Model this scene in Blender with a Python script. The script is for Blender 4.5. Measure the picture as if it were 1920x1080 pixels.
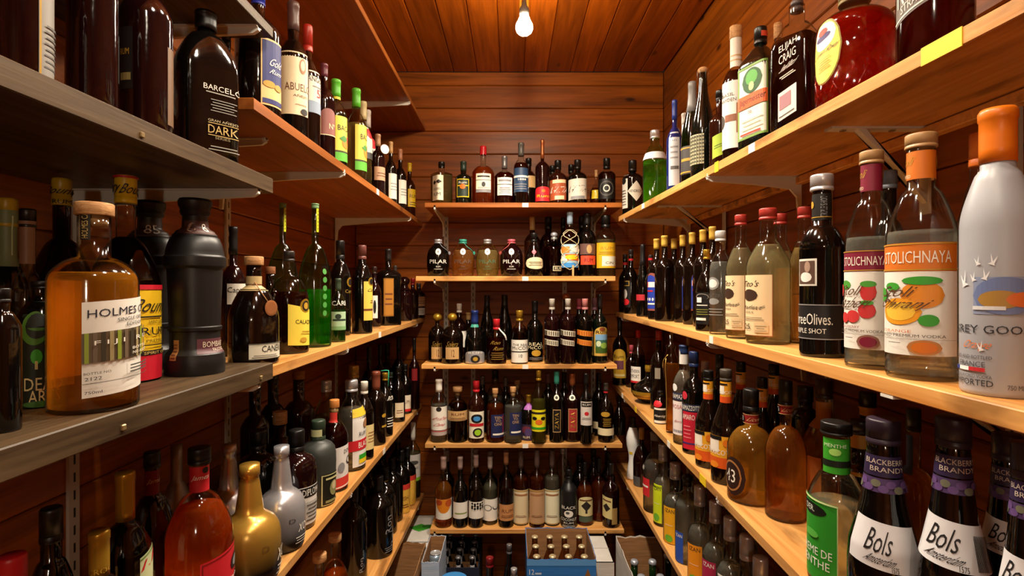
import bpy, math, random
from math import sin, cos, pi, sqrt, atan2, asin, floor
random.seed(7)
SC = bpy.context.scene
COL = SC.collection
for _o in list(bpy.data.objects):
    bpy.data.objects.remove(_o)

# ------------------------------------------------------------------ camera, world, light, exposure
F = 1000.0            # focal length in pixels of the 1920 px wide frame
EYE = 1.5             # camera height above the floor
cam_d = bpy.data.cameras.new('camera')
cam_d.sensor_width = 36.0
cam_d.lens = F / 1920.0 * 36.0
cam_d.clip_start = 0.02
cam = bpy.data.objects.new('camera', cam_d)
COL.objects.link(cam)
cam.location = (0, 0, EYE)
cam.rotation_euler = (pi / 2, 0, 0)
SC.camera = cam

W = bpy.data.worlds.new('world')
SC.world = W
W.use_nodes = True
W.node_tree.nodes['Background'].inputs[0].default_value = (0.9, 0.6, 0.4, 1)
W.node_tree.nodes['Background'].inputs[1].default_value = 0.012

SC.view_settings.view_transform = 'Standard'
SC.view_settings.look = 'None'
SC.view_settings.exposure = 0.42
SC.view_settings.gamma = 1.0
SC.view_settings.use_curve_mapping = False
SC.cycles.max_bounces = 8
SC.cycles.diffuse_bounces = 3
SC.cycles.transmission_bounces = 6
SC.cycles.transparent_max_bounces = 20
SC.cycles.caustics_reflective = False
SC.cycles.sample_clamp_indirect = 5.0
SC.cycles.blur_glossy = 0.3
BULB_COL = (1.0, 0.88, 0.71)
# x, y, height above the eye, watts: bulbs along the cable (only the first is in view), last one an added low fill bulb
BULBS = [(.043, 1.876, .92, 58.), (.03, 1.40, .92, 31.), (.03, .95, .92, 30.), (.02, .50, .90, 15.), (0., .02, .80, 5.), (-.02, -.75, .10, 4.5)]

# room
YB, XL, XR, YF, CEIL, FLOOR = 2.725, -0.80, 0.775, -1.1, EYE + 1.104, 0.0

# ------------------------------------------------------------------ colours and materials
def lin(h):
    h = h.lstrip('#')
    v = [int(h[i:i + 2], 16) / 255 for i in (0, 2, 4)]
    return tuple(c / 12.92 if c <= .04045 else ((c + .055) / 1.055) ** 2.4 for c in v) + (1,)

HEX = dict(w='#efe9dc', cr='#e6d6ac', tan='#c79f68', y='#e9c61c', ye='#ecd760', r='#c4202a', or_='#e0701c', k='#0d0c0c',
           dk='#241d1a', g='#2c9a22', lg='#9acb26', gd='#b98f2c', go='#c9a24a', s='#d0d0d4', gy='#8b8a8c', n='#152a66', b='#2b4fb8',
           te='#3a9a86', br='#6a3a22', mr='#5a1420', pk='#c45a6a', pu='#5b3a7c', wd='#c99a66', cop='#b0653a', dg='#24352a',
           lb='#3f8ed0', bl='#1d2f9a', lbr='#a5714a', dr='#7a0f14', gr2='#55534f', iv='#f3ecd2', mv='#7a5560')
_M = {}
def nodes(name):
    m = bpy.data.materials.new(name)
    m.use_nodes = True
    return m, m.node_tree, m.node_tree.nodes['Principled BSDF']

def plain(c, rough=0.45, metal=0.0, spec=0.5):
    c = HEX.get(c, c)
    k = ('p', c, rough, metal, spec)
    if k not in _M:
        m, t, p = nodes('paint_' + c.strip('#'))
        p.inputs['Base Color'].default_value = lin(c)
        p.inputs['Roughness'].default_value = rough
        p.inputs['Metallic'].default_value = metal
        p.inputs['Specular IOR Level'].default_value = spec
        _M[k] = m
    return _M[k]

def dark_glass(c, rough=0.09, name='glass_'):
    k = ('dg', c, rough)
    if k not in _M:
        m, t, p = nodes(name + c.strip('#'))
        p.inputs['Base Color'].default_value = lin(c)
        p.inputs['Roughness'].default_value = rough
        p.inputs['Specular IOR Level'].default_value = 0.6
        n = t.nodes.new('ShaderNodeTexNoise'); n.inputs['Scale'].default_value = 38
        co = t.nodes.new('ShaderNodeTexCoord'); t.links.new(co.outputs['Object'], n.inputs['Vector'])
        b = t.nodes.new('ShaderNodeBump'); b.inputs['Strength'].default_value = 0.06; b.inputs['Distance'].default_value = 0.01
        t.links.new(n.outputs['Fac'], b.inputs['Height']); t.links.new(b.outputs[0], p.inputs['Normal'])
        _M[k] = m
    return _M[k]

def clear_glass(c):
    """thin walled bottle glass: tinted see-through with a fresnel sheen"""
    k = ('cg', c)
    if k not in _M:
        m, t, p = nodes('clear_glass_' + c.strip('#'))
        t.nodes.remove(p)
        out = t.nodes['Material Output']
        tr = t.nodes.new('ShaderNodeBsdfTransparent'); tr.inputs[0].default_value = lin(c)
        gl = t.nodes.new('ShaderNodeBsdfGlossy'); gl.inputs['Roughness'].default_value = 0.08
        lw = t.nodes.new('ShaderNodeLayerWeight'); lw.inputs[0].default_value = 0.12
        mp = t.nodes.new('ShaderNodeMath'); mp.operation = 'MULTIPLY_ADD'; mp.use_clamp = True
        mp.inputs[1].default_value = 0.85; mp.inputs[2].default_value = 0.05
        t.links.new(lw.outputs['Fresnel'], mp.inputs[0])
        mx = t.nodes.new('ShaderNodeMixShader')
        t.links.new(mp.outputs[0], mx.inputs[0]); t.links.new(tr.outputs[0], mx.inputs[1]); t.links.new(gl.outputs[0], mx.inputs[2])
        t.links.new(mx.outputs[0], out.inputs[0])
        _M[k] = m
    return _M[k]

def liquid(c):
    """spirit in the bottle: tinted, bends what lies behind it, a little scattered light"""
    k = ('lq', c)
    if k not in _M:
        m, t, p = nodes('spirit_' + c.strip('#'))
        t.nodes.remove(p)
        N = t.nodes.new
        a = lin(c)
        clear = min(a[:3]) > .28
        tr = N('ShaderNodeBsdfTransparent'); tr.inputs[0].default_value = tuple(min(1, v ** (.45 if clear else .55)) for v in a[:3]) + (1,)
        rf = N('ShaderNodeBsdfRefraction'); rf.inputs['Color'].default_value = tuple(min(1, v ** .5) for v in a[:3]) + (1,); rf.inputs['IOR'].default_value = 1.22; rf.inputs['Roughness'].default_value = .02
        tl = N('ShaderNodeBsdfTranslucent'); tl.inputs[0].default_value = a
        m1 = N('ShaderNodeMixShader'); m1.inputs[0].default_value = .45 if clear else .38
        m2 = N('ShaderNodeMixShader'); m2.inputs[0].default_value = .11 if clear else .22
        m3 = N('ShaderNodeMixShader'); m3.inputs[0].default_value = .06 if clear else .05
        df = N('ShaderNodeBsdfDiffuse'); df.inputs[0].default_value = a
        t.links.new(tr.outputs[0], m1.inputs[1]); t.links.new(rf.outputs[0], m1.inputs[2])
        t.links.new(m1.outputs[0], m2.inputs[1]); t.links.new(tl.outputs[0], m2.inputs[2])
        t.links.new(m2.outputs[0], m3.inputs[1]); t.links.new(df.outputs[0], m3.inputs[2])
        t.links.new(m3.outputs[0], t.nodes['Material Output'].inputs[0])
        _M[k] = m
    return _M[k]

def frosted(c='#b9bcc4'):
    k = ('fr', c)
    if k not in _M:
        m, t, p = nodes('frosted_glass')
        p.inputs['Base Color'].default_value = lin(c)
        p.inputs['Roughness'].default_value = 0.38
        p.inputs['Transmission Weight'].default_value = 0.25
        p.inputs['Specular IOR Level'].default_value = 0.5
        _M[k] = m
    return _M[k]

def metal(c, rough=0.28):
    return plain(c, rough, 0.6)

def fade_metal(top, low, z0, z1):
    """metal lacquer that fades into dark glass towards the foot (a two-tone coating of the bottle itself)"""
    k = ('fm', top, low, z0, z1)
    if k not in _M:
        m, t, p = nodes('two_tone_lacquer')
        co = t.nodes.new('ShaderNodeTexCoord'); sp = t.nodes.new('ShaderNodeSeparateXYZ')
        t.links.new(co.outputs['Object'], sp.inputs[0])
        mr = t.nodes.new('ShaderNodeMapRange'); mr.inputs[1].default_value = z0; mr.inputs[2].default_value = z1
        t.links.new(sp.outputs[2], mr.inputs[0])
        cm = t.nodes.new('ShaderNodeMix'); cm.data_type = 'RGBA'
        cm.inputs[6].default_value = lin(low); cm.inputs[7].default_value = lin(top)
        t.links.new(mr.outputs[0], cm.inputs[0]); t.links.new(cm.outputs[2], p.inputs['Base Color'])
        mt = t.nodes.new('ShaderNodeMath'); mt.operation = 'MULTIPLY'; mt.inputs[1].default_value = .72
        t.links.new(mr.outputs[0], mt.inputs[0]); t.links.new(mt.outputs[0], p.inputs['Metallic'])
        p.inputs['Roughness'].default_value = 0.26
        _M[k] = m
    return _M[k]

def wood(name, c1, c2, knots=0.9, scale=1.0, rough=0.42, dark='#2a1006', stain=0.0):
    """knotty board wood; the grain runs along the object's local x axis"""
    k = ('wd', name)
    if k in _M:
        return _M[k]
    m, t, p = nodes(name)
    N, L = t.nodes.new, t.links.new
    co = N('ShaderNodeTexCoord'); oi = N('ShaderNodeObjectInfo')
    ad = N('ShaderNodeVectorMath'); ad.operation = 'ADD'
    sc0 = N('ShaderNodeVectorMath'); sc0.operation = 'SCALE'; sc0.inputs[0].default_value = (17.0, 9.0, 5.0)
    L(oi.outputs['Random'], sc0.inputs['Scale']); L(co.outputs['Object'], ad.inputs[0]); L(sc0.outputs[0], ad.inputs[1])
    mp = N('ShaderNodeMapping'); mp.inputs['Scale'].default_value = (1.3 * scale, 16 * scale, 16 * scale)
    L(ad.outputs[0], mp.inputs[0])
    n1 = N('ShaderNodeTexNoise'); n1.inputs['Scale'].default_value = 1.6; n1.inputs['Detail'].default_value = 5; n1.inputs['Distortion'].default_value = 1.2
    L(mp.outputs[0], n1.inputs['Vector'])
    mp2 = N('ShaderNodeMapping'); mp2.inputs['Scale'].default_value = (4 * scale, 120 * scale, 120 * scale)
    L(ad.outputs[0], mp2.inputs[0])
    n2 = N('ShaderNodeTexNoise'); n2.inputs['Scale'].default_value = 1.0; n2.inputs['Detail'].default_value = 2
    L(mp2.outputs[0], n2.inputs['Vector'])
    mixf = N('ShaderNodeMath'); mixf.operation = 'MULTIPLY_ADD'; mixf.inputs[1].default_value = 0.4
    L(n2.outputs['Fac'], mixf.inputs[0]); L(n1.outputs['Fac'], mixf.inputs[2])
    ramp = N('ShaderNodeValToRGB')
    ramp.color_ramp.elements[0].position = 0.40; ramp.color_ramp.elements[0].color = lin(c2)
    ramp.color_ramp.elements[1].position = 0.88; ramp.color_ramp.elements[1].color = lin(c1)
    L(mixf.outputs[0], ramp.inputs[0])
    # board to board tone
    hv = N('ShaderNodeHueSaturation')
    vr = N('ShaderNodeMath'); vr.operation = 'MULTIPLY_ADD'; vr.inputs[1].default_value = 0.45; vr.inputs[2].default_value = 0.78
    L(oi.outputs['Random'], vr.inputs[0]); L(vr.outputs[0], hv.inputs['Value']); L(ramp.outputs[0], hv.inputs['Color'])
    # knots
    mp3 = N('ShaderNodeMapping'); mp3.inputs['Scale'].default_value = (3.8 * scale, 9.5 * scale, 0.0)
    L(ad.outputs[0], mp3.inputs[0])
    vo = N('ShaderNodeTexVoronoi'); vo.inputs['Scale'].default_value = 1.0
    L(mp3.outputs[0], vo.inputs['Vector'])
    kr = N('ShaderNodeValToRGB')
    kr.color_ramp.elements[0].position = 0.05; kr.color_ramp.elements[0].color = (1, 1, 1, 1)
    kr.color_ramp.elements[1].position = 0.13; kr.color_ramp.elements[1].color = (0, 0, 0, 1)
    L(vo.outputs['Distance'], kr.inputs[0])
    km = N('ShaderNodeMath'); km.operation = 'MULTIPLY'; km.inputs[1].default_value = knots
    gt = N('ShaderNodeMath'); gt.operation = 'GREATER_THAN'; gt.inputs[1].default_value = .5
    sv = N('ShaderNodeSeparateColor'); L(vo.outputs['Color'], sv.inputs[0]); L(sv.outputs[0], gt.inputs[0])
    km0 = N('ShaderNodeMath'); km0.operation = 'MULTIPLY'; L(kr.outputs[0], km0.inputs[0]); L(gt.outputs[0], km0.inputs[1])
    L(km0.outputs[0], km.inputs[0])
    mx = N('ShaderNodeMix'); mx.data_type = 'RGBA'
    L(km.outputs[0], mx.inputs[0]); L(hv.outputs[0], mx.inputs[6]); mx.inputs[7].default_value = lin(dark)
    last = mx.outputs[2]
    if stain:
        st = N('ShaderNodeTexNoise'); st.inputs['Scale'].default_value = 14; st.inputs['Detail'].default_value = 4
        mps = N('ShaderNodeMapping'); mps.inputs['Scale'].default_value = (0.35, 1, 1)
        L(ad.outputs[0], mps.inputs[0]); L(mps.outputs[0], st.inputs['Vector'])
        sr = N('ShaderNodeValToRGB'); sr.color_ramp.elements[0].position = 0.55; sr.color_ramp.elements[0].color = (0, 0, 0, 1)
        sr.color_ramp.elements[1].position = 0.66; sr.color_ramp.elements[1].color = (1, 1, 1, 1)
        L(st.outputs['Fac'], sr.inputs[0])
        sm = N('ShaderNodeMath'); sm.operation = 'MULTIPLY'; sm.inputs[1].default_value = stain
        L(sr.outputs[0], sm.inputs[0])
        m2 = N('ShaderNodeMix'); m2.data_type = 'RGBA'
        L(sm.outputs[0], m2.inputs[0]); L(last, m2.inputs[6]); m2.inputs[7].default_value = lin('#4a2410')
        last = m2.outputs[2]
    L(last, p.inputs['Base Color'])
    p.inputs['Roughness'].default_value = rough
    p.inputs['Specular IOR Level'].default_value = .3
    bp = N('ShaderNodeBump'); bp.inputs['Strength'].default_value = 0.25; bp.inputs['Distance'].default_value = 0.002
    L(mixf.outputs[0], bp.inputs['Height']); L(bp.outputs[0], p.inputs['Normal'])
    _M[k] = m
    return m

def cardboard(name, c, c2):
    k = ('cb', name)
    if k not in _M:
        m, t, p = nodes(name)
        co = t.nodes.new('ShaderNodeTexCoord'); mp = t.nodes.new('ShaderNodeMapping'); mp.inputs['Scale'].default_value = (3, 3, 40)
        n = t.nodes.new('ShaderNodeTexNoise'); n.inputs['Scale'].default_value = 4; n.inputs['Detail'].default_value = 3
        r = t.nodes.new('ShaderNodeValToRGB'); r.color_ramp.elements[0].color = lin(c2); r.color_ramp.elements[1].color = lin(c)
        r.color_ramp.elements[0].position = .3; r.color_ramp.elements[1].position = .7
        t.links.new(co.outputs['Object'], mp.inputs[0]); t.links.new(mp.outputs[0], n.inputs['Vector'])
        t.links.new(n.outputs['Fac'], r.inputs[0]); t.links.new(r.outputs[0], p.inputs['Base Color'])
        p.inputs['Roughness'].default_value = .85
        _M[k] = m
    return _M[k]

WALL_W = wood('pine_panelling', '#9a500c', '#5f2d05', 0.9)
CEIL_W = wood('pine_ceiling', '#b0560b', '#743305', 0.7)
SHELF_W = wood('pine_shelf', '#e0a862', '#b87634', 0.35, 0.9, 0.4, '#5a2c10', 0.55)
SHELF_O = wood('stained_pine_shelf', '#b0662a', '#7c4212', 0.55, 0.9, 0.4)
GREY_W = wood('grey_laminate', '#59462f', '#271b11', 0.0, 1.4, 0.45)
FLOOR_W = wood('floor_boards', '#7a5234', '#4e321e', 0.4)

# ------------------------------------------------------------------ mesh helpers
def mesh_obj(name, V, Fc, mats, parent=None, mi=None, smooth=True, loc=None, rz=0.0):
    me = bpy.data.meshes.new(name)
    me.from_pydata(V, [], Fc)
    if not isinstance(mats, (list, tuple)):
        mats = [mats]
    for m in mats:
        me.materials.append(m)
    if mi:
        me.polygons.foreach_set('material_index', mi)
    if smooth:
        me.polygons.foreach_set('use_smooth', [True] * len(me.polygons))
    me.update()
    o = bpy.data.objects.new(name, me)
    COL.objects.link(o)
    if parent:
        o.parent = parent
    if loc:
        o.location = loc
    if rz:
        o.rotation_euler = (0, 0, rz)
    return o

def tag(o, label=None, cat=None, group=None, kind=None):
    if label: o['label'] = label
    if cat: o['category'] = cat
    if group: o['group'] = group
    if kind: o['kind'] = kind
    return o

def empty(name, loc, rz=0.0, parent=None):
    o = bpy.data.objects.new(name, None)
    o.empty_display_size = 0.03
    COL.objects.link(o)
    o.location = loc
    o.rotation_euler = (0, 0, rz)
    if parent: o.parent = parent
    return o

class MB:
    def __init__(s): s.V, s.F, s.I = [], [], []
    def add(s, V, Fc, mi=0):
        n = len(s.V); s.V += V
        s.F += [tuple(i + n for i in f) for f in Fc]; s.I += [mi] * len(Fc)
    def box(s, a, b, mi=0, bev=0.0):
        x0, y0, z0 = a; x1, y1, z1 = b
        if bev <= 0:
            V = [(x, y, z) for z in (z0, z1) for y in (y0, y1) for x in (x0, x1)]
            s.add(V, [(0, 2, 3, 1), (4, 5, 7, 6), (0, 1, 5, 4), (2, 6, 7, 3), (0, 4, 6, 2), (1, 3, 7, 5)], mi)
        else:   # chamfer the edges along x/y/z ends lightly: inset rings
            e = bev
            R = []
            for (z, i) in ((z0, e), (z0 + e, 0), (z1 - e, 0), (z1, e)):
                R.append([(x0 + i, y0 + e, z), (x0 + e, y0 + i, z), (x1 - e, y0 + i, z), (x1 - i, y0 + e, z),
                          (x1 - i, y1 - e, z), (x1 - e, y1 - i, z), (x0 + e, y1 - i, z), (x0 + i, y1 - e, z)])
            V = [v for r in R for v in r]
            Fc = [tuple(range(7, -1, -1)), tuple(range(24, 32))]
            for k in range(3):
                for j in range(8):
                    a_, b_ = k * 8 + j, k * 8 + (j + 1) % 8
                    Fc.append((a_, b_, b_ + 8, a_ + 8))
            s.add(V, Fc, mi)
    def prism(s, pts, axis, a, b, mi=0):
        """extrude a polygon (2d points) along an axis from a to b"""
        def P(p, h):
            return (h, p[0], p[1]) if axis == 'x' else ((p[0], h, p[1]) if axis == 'y' else (p[0], p[1], h))
        n = len(pts)
        V = [P(p, a) for p in pts] + [P(p, b) for p in pts]
        Fc = [tuple(range(n)), tuple(range(2 * n - 1, n - 1, -1))] + [(i, i + n, (i + 1) % n + n, (i + 1) % n) for i in range(n)]
        s.add(V, Fc, mi)
    def lathe(s, pts, seg=24, c=(0, 0), mi=0, rib=None):
        V, Fc = [], []
        for (z, r) in pts:
            for j in range(seg):
                a = 2 * pi * j / seg
                rr = r * (1 + (rib if (rib and j % 2) else 0))
                V.append((c[0] + rr * cos(a), c[1] + rr * sin(a), z))
        for k in range(len(pts) - 1):
            for j in range(seg):
                a, b = k * seg + j, k * seg + (j + 1) % seg
                Fc.append((a, b, b + seg, a + seg))
        Fc.append(tuple(range(seg - 1, -1, -1)))
        n = (len(pts) - 1) * seg
        Fc.append(tuple(range(n, n + seg)))
        s.add(V, Fc, mi)
    def tube(s, path, r, seg=8, mi=0):
        V, Fc = [], []
        n = len(path)
        for i, p in enumerate(path):
            a = path[max(0, i - 1)]; b = path[min(n - 1, i + 1)]
            d = [b[k] - a[k] for k in range(3)]
            l = sqrt(sum(q * q for q in d)) or 1
            d = [q / l for q in d]
            u = (d[1], -d[0], 0) if abs(d[2]) < .9 else (1, 0, 0)
            l = sqrt(sum(q * q for q in u)); u = [q / l for q in u]
            v = (d[1] * u[2] - d[2] * u[1], d[2] * u[0] - d[0] * u[2], d[0] * u[1] - d[1] * u[0])
            for j in range(seg):
                t = 2 * pi * j / seg
                V.append(tuple(p[k] + r * (cos(t) * u[k] + sin(t) * v[k]) for k in range(3)))
        for i in range(n - 1):
            for j in range(seg):
                a, b = i * seg + j, i * seg + (j + 1) % seg
                Fc.append((a, b, b + seg, a + seg))
        Fc += [tuple(range(seg - 1, -1, -1)), tuple(range((n - 1) * seg, n * seg))]
        s.add(V, Fc, mi)
    def build(s, name, mats, parent=None, smooth=False, loc=None, rz=0.0):
        return mesh_obj(name, s.V, s.F, mats, parent, s.I, smooth, loc, rz)

# ------------------------------------------------------------------ lettering (flat print, wrapped onto the label later)
_T = {}
def text_mesh(s):
    """triangles of a word in a unit box (0..1, 0..1)"""
    if s not in _T:
        cu = bpy.data.curves.new('lettering', 'FONT')
        cu.body = s; cu.resolution_u = 2; cu.fill_mode = 'FRONT'
        o = bpy.data.objects.new('lettering', cu)
        me = bpy.data.meshes.new_from_object(o)
        V = [tuple(v.co) for v in me.vertices]; Fc = [tuple(p.vertices) for p in me.polygons]
        bpy.data.objects.remove(o); bpy.data.curves.remove(cu); bpy.data.meshes.remove(me)
        if V:
            x0 = min(v[0] for v in V); x1 = max(v[0] for v in V); y0 = min(v[1] for v in V); y1 = max(v[1] for v in V)
            V = [((v[0] - x0) / max(1e-6, x1 - x0), (v[1] - y0) / max(1e-6, y1 - y0)) for v in V]
        _T[s] = (V, Fc)
    return _T[s]

# ------------------------------------------------------------------ the room shell: every board is a piece of its own
def slab(name, a, b, mat):
    m = MB(); m.box(a, b)
    return tag(m.build(name, mat), kind='structure')

BW = 0.117
def board_mesh(length, width, thick, mat):
    m = MB(); m.box((-length / 2, -width / 2 + .0008, 0), (length / 2, width / 2 - .0008, thick), 0, .0035)
    me = m.build('board', mat)
    d = me.data
    bpy.data.objects.remove(me)
    return d

def boards(root, data, mats_rot, places):
    for (loc, rot) in places:
        o = bpy.data.objects.new('board', data)
        COL.objects.link(o); o.parent = root
        o.location = loc; o.rotation_euler = rot

T = 0.016
wb = slab('wall_back', (XL - .05, YB + T, FLOOR), (XR + .05, YB + T + .05, CEIL), WALL_W)
wl = slab('wall_left', (XL - T - .05, YF, FLOOR), (XL - T, YB + T, CEIL), WALL_W)
wr = slab('wall_right', (XR + T, YF, FLOOR), (XR + T + .05, YB + T, CEIL), WALL_W)
slab('wall_front', (XL - .05, YF - .05, FLOOR), (XR + .05, YF, CEIL), WALL_W)
fl = slab('floor', (XL - .05, YF, FLOOR - .06), (XR + .05, YB + T, FLOOR - .016), FLOOR_W)
ce = slab('ceiling', (XL - .05, YF, CEIL + T), (XR + .05, YB + T, CEIL + T + .05), CEIL_W)
zs = []
z = EYE + 1.035 - BW / 2
while z > -.1:
    zs.append(z); z -= BW
zs = [EYE + 1.035 + (CEIL - EYE - 1.035) / 2] + zs
d_back = board_mesh(XR - XL, BW, T, WALL_W)
d_side = board_mesh(YB - YF, BW, T, WALL_W)
d_top = board_mesh(XR - XL, CEIL - EYE - 1.035, T, WALL_W)
d_tops = board_mesh(YB - YF, CEIL - EYE - 1.035, T, WALL_W)
for i, z in enumerate(zs):
    if z - BW / 2 < -0.06: continue
    boards(wb, d_top if i == 0 else d_back, None, [(((XL + XR) / 2, YB + T, z), (pi / 2, 0, 0))])
    boards(wl, d_tops if i == 0 else d_side, None, [((XL - T, (YB + YF) / 2, z), (pi / 2, 0, pi / 2))])
    boards(wr, d_tops if i == 0 else d_side, None, [((XR + T, (YB + YF) / 2, z), (pi / 2, 0, -pi / 2))])
cw = 0.119
d_c = board_mesh(YB - YF, cw, T, CEIL_W)
x = -0.297 - cw * 4 + cw / 2
while x < XR + .02:
    boards(ce, d_c, None, [((x, (YB + YF) / 2, CEIL + T), (pi, 0, pi / 2))])
    x += cw
d_f = board_mesh(YB - YF, .13, T, FLOOR_W)
x = XL + .065
while x < XR + .05:
    boards(fl, d_f, None, [((x, (YB + YF) / 2, FLOOR - T), (0, 0, pi / 2))])
    x += .13

# ------------------------------------------------------------------ shelves (heights are relative to the eye)
WHITE = plain('#d8d4cc', .4)
SCREW = metal('#a08a60', .35)
# id: side, top height, front edge x at far end / near end, y far, y near, thickness, material, words
SH = dict(
    LN0=('L', .495, -.455, -.455, 1.015, .25, .020, 'g'), LN1=('L', .208, -.455, -.455, 1.015, .25, .029, 'g'), LN2=('L', -.142, -.455, -.450, 1.015, .25, .031, 'g'),
    LF0=('L', .822, -.439, -.436, 2.71, 1.03, .020, 'o'), LF1=('L', .336, -.455, -.455, 2.71, .94, .022, 'o'), LF2=('L', -.150, -.448, -.462, 2.71, 1.020, .022, 's'),
    LF3=('L', -.585, -.458, -.488, 2.71, .30, .022, 's'), LF4=('L', -1.04, -.448, -.495, 2.71, .60, .022, 's'),
    RF1=('R', .320, .478, .560, 2.39, .45, .023, 's'), RF2=('R', -.121, .525, .502, 2.70, .36, .023, 's'),
    RF3=('R', -.478, .505, .472, 2.69, .36, .022, 's'), RF4=('R', -.883, .522, .522, 2.69, .50, .022, 's'),
    B1=('B', .384, -.392, .494, 2.398, 2.71, .022, 'o'), B2=('B', .053, -.432, .465, 2.398, 2.71, .022, 's'), B3=('B', -.344, -.407, .472, 2.398, 2.71, .020, 's'),
    B4=('B', -.700, -.391, .496, 2.398, 2.71, .020, 's'), B5=('B', -1.085, -.369, .504, 2.398, 2.71, .020, 's'))
PH = dict(LN0='top grey shelf', LN1='upper grey shelf', LN2='lower grey shelf', LF0='empty top left shelf', LF1='upper left shelf', LF2='middle left shelf',
          LF3='lower left shelf', LF4='bottom left shelf', RF1='top right shelf', RF2='second right shelf', RF3='third right shelf', RF4='bottom right shelf',
          B1='top back shelf', B2='second back shelf', B3='third back shelf', B4='fourth back shelf', B5='bottom back shelf')
SLAB = dict(
    LN0='short grey laminate shelf nearest the ceiling at upper left', LN1='short grey laminate shelf at left, holding tall dark bottles', LN2='short grey laminate shelf at left, holding the big amber bottle',
    LF0='bare pine shelf high on left wall near the ceiling', LF1='pine shelf on left wall, holding green capped bottles', LF2='pine shelf on left wall, holding two tall green bottles',
    LF3='pine shelf on left wall, holding gold and silver bottles', LF4='lowest pine shelf on left wall, crowded with black bottles',
    RF1='highest pine shelf on right wall, with yellow tag on its edge', RF2='pine shelf on right wall, holding clear vodka bottles', RF3='pine shelf on right wall, holding amber liqueur bottles',
    RF4='lowest pine shelf on right wall, holding clear bottles with bright labels',
    B1='highest of five short shelves on back wall', B2='second highest of five short shelves on back wall', B3='middle of five short shelves on back wall',
    B4='second lowest of five short shelves on back wall', B5='lowest of five short shelves on back wall, above the boxes')
MATS = dict(g=GREY_W, o=SHELF_O, s=SHELF_W)

def edge_x(k, y):
    sd, h, xf, xn, yf, yn, th, mt = SH[k]
    return xn + (xf - xn) * (y - yn) / (yf - yn)

def bracket(parent, side, wall, tip, z, y, style=0):
    """white pressed-steel shelf bracket: tapered arm under the board, upright plate on the wall"""
    m = MB(); w = .004
    s = 1 if tip > wall else -1
    L = abs(tip - wall)
    if style == 0:
        pr = [(0, 0), (L - .004, 0), (L, .008), (L, -.008), (L - .010, -.014), (L * .5, -.022), (.03, -.034), (.012, -.055), (.008, -.10), (0, -.10)]
        P = [(wall + s * a, z + b) for a, b in pr]
        if side == 'B': m.prism([(a, b) for a, b in P], 'x', y - w, y + w)
        else: m.prism(P, 'y', y - w, y + w)
        if side == 'B': m.box((y - .008, min(wall, tip), z - .003), (y + .008, max(wall, tip) - .0, z))
        else: m.box((min(wall, tip), y - .009, z - .003), (max(wall, tip), y + .009, z))
    else:
        hw = .012
        m.box((min(wall, tip), y - hw, z - .004), (max(wall, tip), y + hw, z), 0)
        xw = wall + s * .004
        m.box((min(wall, xw), y - hw, z - .16), (max(wall, xw), y + hw, z - .004), 0)
        a, b = wall + s * .004, wall + s * L * .72
        m.prism([(a, z - .14), (a, z - .125), (b - s * .0, z - .004), (b - s * .016, z - .004)], 'y', y - .007, y + .007)
        for q in (.35, .85):
            m.box((wall + s * L * q - .004, y - .004, z - .0065), (wall + s * L * q + .004, y + .004, z - .004), 1)
    return m.build('bracket', [WHITE, SCREW], parent)

def y_of(k, px):
    """depth at which the front edge of a side shelf crosses pixel column px"""
    y = 1.5
    for _ in range(20):
        y = F * edge_x(k, y) / (px - 960)
    return y

SROOT = {}
for k, (sd, h, xf, xn, yf, yn, th, mt) in SH.items():
    zt = EYE + h
    if sd == 'B':
        root = empty('wall_shelf', ((xf + xn) / 2, YB, zt - th))
    else:
        root = empty('wall_shelf', (XL if sd == 'L' else XR, (yf + yn) / 2, zt - th))
    tag(root, SLAB[k], 'shelf', 'shelves lining the walls')
    SROOT[k] = root
    m = MB()
    def ring(pts, z0, z1, e=.0015):
        n = len(pts)
        cx = sum(p[0] for p in pts) / n; cy = sum(p[1] for p in pts) / n
        def ins(p): return (p[0] - math.copysign(e, p[0] - cx), p[1] - math.copysign(e, p[1] - cy))
        V = []
        for z, f in ((z0, 1), (z0 + e, 0), (z1 - e, 0), (z1, 1)):
            V += [((ins(p) if f else p) + (z,)) for p in pts]
        Fc = [tuple(range(n - 1, -1, -1)), tuple(range(3 * n, 4 * n))]
        for r in range(3):
            for j in range(n):
                Fc.append((r * n + j, r * n + (j + 1) % n, (r + 1) * n + (j + 1) % n, (r + 1) * n + j))
        return V, Fc
    if sd == 'B':
        V, Fc = ring([(xf, yf), (xn, yf), (xn, YB), (xf, YB)], zt - th, zt)
        b = mesh_obj('shelf_board', [(a, c - (yf + YB) / 2, d) for a, c, d in V], Fc, MATS[mt], root, None, False)
        b.location = (-root.location.x, (yf + YB) / 2 - root.location.y, -root.location.z)
    else:
        wx = XL if sd == 'L' else XR
        # local x runs along the room (world y), local y = -world x
        pts = [(yn, -xn), (yn, -wx), (yf, -wx), (yf, -xf)]
        if sd == 'R': pts = [(yn, -wx), (yn, -xn), (yf, -xf), (yf, -wx)]
        V, Fc = ring(pts[::-1] if sd == 'L' else pts[::-1], zt - th, zt)
        b = mesh_obj('shelf_board', V, Fc, MATS[mt], root, None, False)
        b.rotation_euler = (0, 0, pi / 2)
        b.location = tuple(-c for c in root.location)
    SH[k] = (sd, h, xf, xn, yf, yn, th, mt)

def rel(o):
    p = o.parent.location
    o.location = (-p.x, -p.y, -p.z)
    return o

def side_brackets(k, items):
    sd, h, xf, xn, yf, yn, th, mt = SH[k]
    wall = XL + .006 if sd == 'L' else XR - .006
    for it in items:
        y, style, short = it
        tip = edge_x(k, y) + (-1 if sd == 'L' else 1) * short
        rel(bracket(SROOT[k], sd, wall, tip, EYE + h - th, y, style))

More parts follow.
